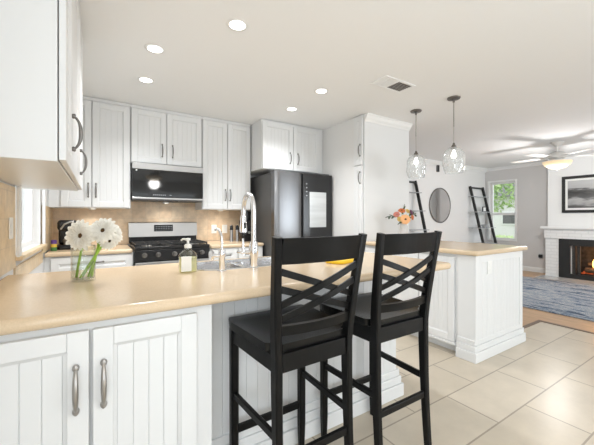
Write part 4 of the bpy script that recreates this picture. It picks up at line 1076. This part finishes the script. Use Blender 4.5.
# fireplace
t = thing('fireplace', 'white painted brick fireplace surround with mantel', 'fireplace', (8.0, 1.56, 0))
bm = NB()
box(bm, 0, 0.058, 1.01, 1.235, 0, 0.80); box(bm, 0, 0.058, -1.235, -1.01, 0, 0.80); box(bm, 0, 0.058, -1.235, 1.235, 0.80, 1.0)
obj('brick_surround', bm, 'brick', t)
bm = NB(); box(bm, -0.03, 0.058, -1.25, 1.25, 0.80, 0.985, 0.004); obj('header', bm, 'brick', t)
bm = NB(); box(bm, -0.09, 0.058, -1.30, 1.30, 1.0, 1.045, 0.006); box(bm, -0.05, 0.058, -1.265, 1.265, 0.985, 1.0, 0.004); obj('mantel', bm, 'trimw', t)
bm = NB()
box(bm, -0.012, 0.05, 0.83, 1.008, 0.0, 0.798, 0.004); box(bm, -0.012, 0.05, -1.008, -0.83, 0, 0.798, 0.004); box(bm, -0.012, 0.05, -0.83, 0.83, 0.665, 0.798, 0.004); box(bm, -0.012, 0.05, -0.83, 0.83, 0.0, 0.10, 0.004)
obj('black_facing', bm, 'matblack', t)
for y in (0.665, 0.745, -0.715, -0.795):
    bm = NB(); box(bm, 0.0, 0.03, y, y + 0.05, 0.105, 0.66, 0.004); fd = obj('folded_door', bm, 'matblack', t)
    bm = NB(); box(bm, -0.004, -0.0005, y + 0.012, y + 0.038, 0.13, 0.635); obj('pane', bm, 'soot', fd)
bm = NB(); d = 0.34
box(bm, d, d + 0.02, -0.80, 0.80, 0, 0.70); box(bm, 0.06, d, 0.78, 0.80, 0, 0.70); box(bm, 0.06, d, -0.80, -0.78, 0, 0.70); box(bm, 0.06, d, -0.78, 0.78, 0, 0.02); box(bm, 0.06, d, -0.78, 0.78, 0.68, 0.70)
obj('firebox', bm, 'soot', t)
bm = NB(); box(bm, 0.08, 0.31, -0.25, 0.70, 0.10, 0.115, 0.003)
for y in (-0.2, 0.22, 0.65): box(bm, 0.11, 0.125, y - 0.01, y + 0.01, 0.02, 0.10); box(bm, 0.255, 0.27, y - 0.01, y + 0.01, 0.02, 0.10)
obj('grate', bm, 'matblack', t)
bm = NB(); random.seed(11)
for k in range(60): ball(bm, (random.uniform(0.10, 0.28), random.uniform(-0.15, 0.68), 0.125 + random.uniform(0, 0.015)), random.uniform(0.012, 0.028), (1, 1.2, 0.7), 8, 6)
e = obj('embers', bm, 'ember', t); e['kind'] = 'stuff'
def log(p0, p1, r, lab):
    p0, p1 = Vector(p0), Vector(p1); c = (p0 + p1) / 2
    bm = NB(); pts = [p0.lerp(p1, k / 8) - c for k in range(9)]; random.seed(int(r * 1e4))
    tube(bm, pts, [r * random.uniform(0.88, 1.08) for _ in pts], 12)
    tag(obj('firewood_log', bm, 'log', None, c), lab, 'log', 'logs in the fireplace')
log((8.135, 1.45, 0.195), (8.15, 2.19, 0.190), 0.052, 'charred log lying across the front of the fire grate')
log((8.26, 1.40, 0.200), (8.265, 2.15, 0.200), 0.050, 'charred log lying across the back of the fire grate')
log((8.19, 1.55, 0.290), (8.21, 2.16, 0.300), 0.048, 'charred log stacked on top of the other two logs')
t = thing('flames', 'orange flames rising from the logs in the fireplace', 'fire', (8.19, 1.88, 0.25)); t.scale = (1.1, 1.25, 1.3)
def tongue(y, x, h, r, m, sd):
    rnd = random.Random(sd); bm = NB(); pts, rs = [], []
    for k in range(13):
        s = k / 12; pts.append((x + 0.02 * math.sin(3 * s + sd), y + 0.03 * math.sin(4 * s + sd * 2) * s, s * h)); rs.append(max(0.001, r * (math.sin(PI * min(1, s * 0.9 + 0.12)) ** 0.8) * (1 - s * 0.75)))
    tube(bm, pts, rs, 12); obj('flame', bm, m, t)
for k, (y, x, h, r, m) in enumerate(((0.05, -0.02, 0.30, 0.055, 'fire'), (0.14, -0.03, 0.22, 0.045, 'fire'), (-0.05, -0.02, 0.34, 0.06, 'fire'), (-0.16, -0.02, 0.26, 0.05, 'fire'), (0.09, -0.07, 0.16, 0.032, 'firec'), (0.0, -0.075, 0.22, 0.036, 'firec'), (-0.10, -0.075, 0.2, 0.036, 'firec'))): tongue(y, x, h, r, m, k)
l = bpy.data.lights.new('fire_lamp', 'POINT'); l.energy = 5; l.color = (1, 0.5, 0.2); l.shadow_soft_size = 0.08
lo = bpy.data.objects.new('fire_lamp', l); COL.objects.link(lo); lo.location = (8.09, 1.95, 0.50)

# framed picture above the mantel
t = thing('framed_picture', 'black framed monochrome shoreline print above the mantel', 'picture', (8.059, 1.77, 1.325))
w, h = 0.76, 0.735
bm = NB()
for a, b, c, d in ((-w, w, 0, 0.055), (-w, w, h - 0.055, h), (-w, -w + 0.055, 0.055, h - 0.055), (w - 0.055, w, 0.055, h - 0.055)): box(bm, -0.032, -0.001, a, b, c, d, 0.004)
obj('frame', bm, 'matblack', t)
bm = NB(); box(bm, -0.014, -0.004, -w + 0.055, w - 0.055, 0.055, h - 0.055); obj('mat_board', bm, 'label', t)
bm = NB(); box(bm, -0.002, 0.002, -w + 0.095, w - 0.095, 0.0, h - 0.19); o = obj('print', bm, 'print', t, (-0.0165, 0, 0.095))
# rug
bm = NB(); box(bm, 4.92, 7.45, -0.9, 3.35, 0.0, 0.014, 0.005)
tag(obj('area_rug', bm, 'rug'), 'large distressed blue and grey rug before the fireplace', 'rug')
bm = NB(); box(bm, 7.55, 7.995, 0.3, 2.83, -0.0015, 0.012, 0.004)
tag(obj('hearth_slab', bm, 'lshelf'), 'low pale hearth slab in front of the fireplace', 'hearth')

# ------------------------------------------------------------------ garden beyond the living room window
bm = NB(); box(bm, XR + 0.16, 40, -8, 40, -0.30, -0.25); o = struct('ground', bm, 'grass')
bm = NB(); box(bm, -40, XL - 0.16, -8, 40, -0.30, -0.25); o = struct('ground.001', bm, 'stucco')
bm = NB(); box(bm, -8, 30, -30, YR - 0.2, -0.30, -0.06); o = struct('ground.002', bm, 'stucco')
def leaves(bm, n, f, size, sd):
    rnd = random.Random(sd)
    for k in range(n):
        c = Vector(f(rnd)); a = Vector((rnd.uniform(-1, 1), rnd.uniform(-1, 1), rnd.uniform(-1, 1))).normalized(); b = a.orthogonal().normalized()
        s = size * rnd.uniform(0.6, 1.3); nn = a.cross(b) * 0.003
        q = [c - a * s, c + b * s * 0.45, c + a * s, c - b * s * 0.45]
        A = [bm.verts.new(p) for p in q]; bm.faces.new(A)
t = thing('hedge', 'clipped green hedge outside the living room window', 'hedge', (11.2, 4.9, -0.25))
bm = NB(); leaves(bm, 2600, lambda r: (r.uniform(-0.35, 0.35), r.uniform(-1.2, 1.2), r.uniform(0.0, 0.88)), 0.07, 3); obj('foliage', bm, 'bushl', t)
bm = NB(); box(bm, -0.25, 0.25, -1.1, 1.1, 0.0, 0.75, 0.1); obj('core', bm, 'bush', t)
t = thing('tree', 'leafy garden tree outside the living room window', 'tree', (13.4, 7.0, -0.25))
bm = NB(); tube(bm, [(0, 0, 0), (0.1, 0.02, 1.2), (0.0, 0.1, 2.4), (0.1, 0.1, 3.2)], [0.11, 0.09, 0.07, 0.03], 10); obj('trunk', bm, 'bark', t)
def crown(r):
    while True:
        x, y, z = r.uniform(-1, 1), r.uniform(-1, 1), r.uniform(-1, 1)
        if x * x + y * y + z * z < 1: return (x * 1.3, y * 2.0, 3.0 + z * 1.45)
bm = NB(); leaves(bm, 1500, crown, 0.10, 5); obj('crown', bm, 'bush', t)
bm = NB(); leaves(bm, 1500, crown, 0.10, 6); obj('blossom', bm, 'bushl', t)
t = thing('house', 'white neighbouring house seen through the living room window', 'house', (18.0, 8.0, -0.25))
bm = NB(); box(bm, 0, 4, -4, 4, 0, 2.6); obj('wall', bm, 'stucco', t)
bm = NB(); A = [bm.verts.new(v) for v in ((-0.4, -4.4, 2.6), (-0.4, 4.4, 2.6), (2, 4.4, 3.7), (2, -4.4, 3.7))]; B = [bm.verts.new(v) for v in ((4.4, -4.4, 2.6), (4.4, 4.4, 2.6))]
bm.faces.new(A); bm.faces.new((A[3], A[2], B[1], B[0])); bm.faces.new((A[0], A[3], B[0])); bm.faces.new((A[1], B[1], A[2])); bm.faces.new((A[0], B[0], B[1], A[1])); obj('roof', bm, 'dgrey', t)
for y in (-1.9, -0.2, 1.6):
    bm = NB(); box(bm, -0.05, -0.005, y - 0.4, y + 0.4, 1.12, 1.80, 0.01); wf = obj('window', bm, 'trimw', t)
    bm = NB(); box(bm, -0.06, -0.052, y - 0.33, y + 0.33, 1.18, 1.74); obj('pane', bm, 'dgrey', wf)
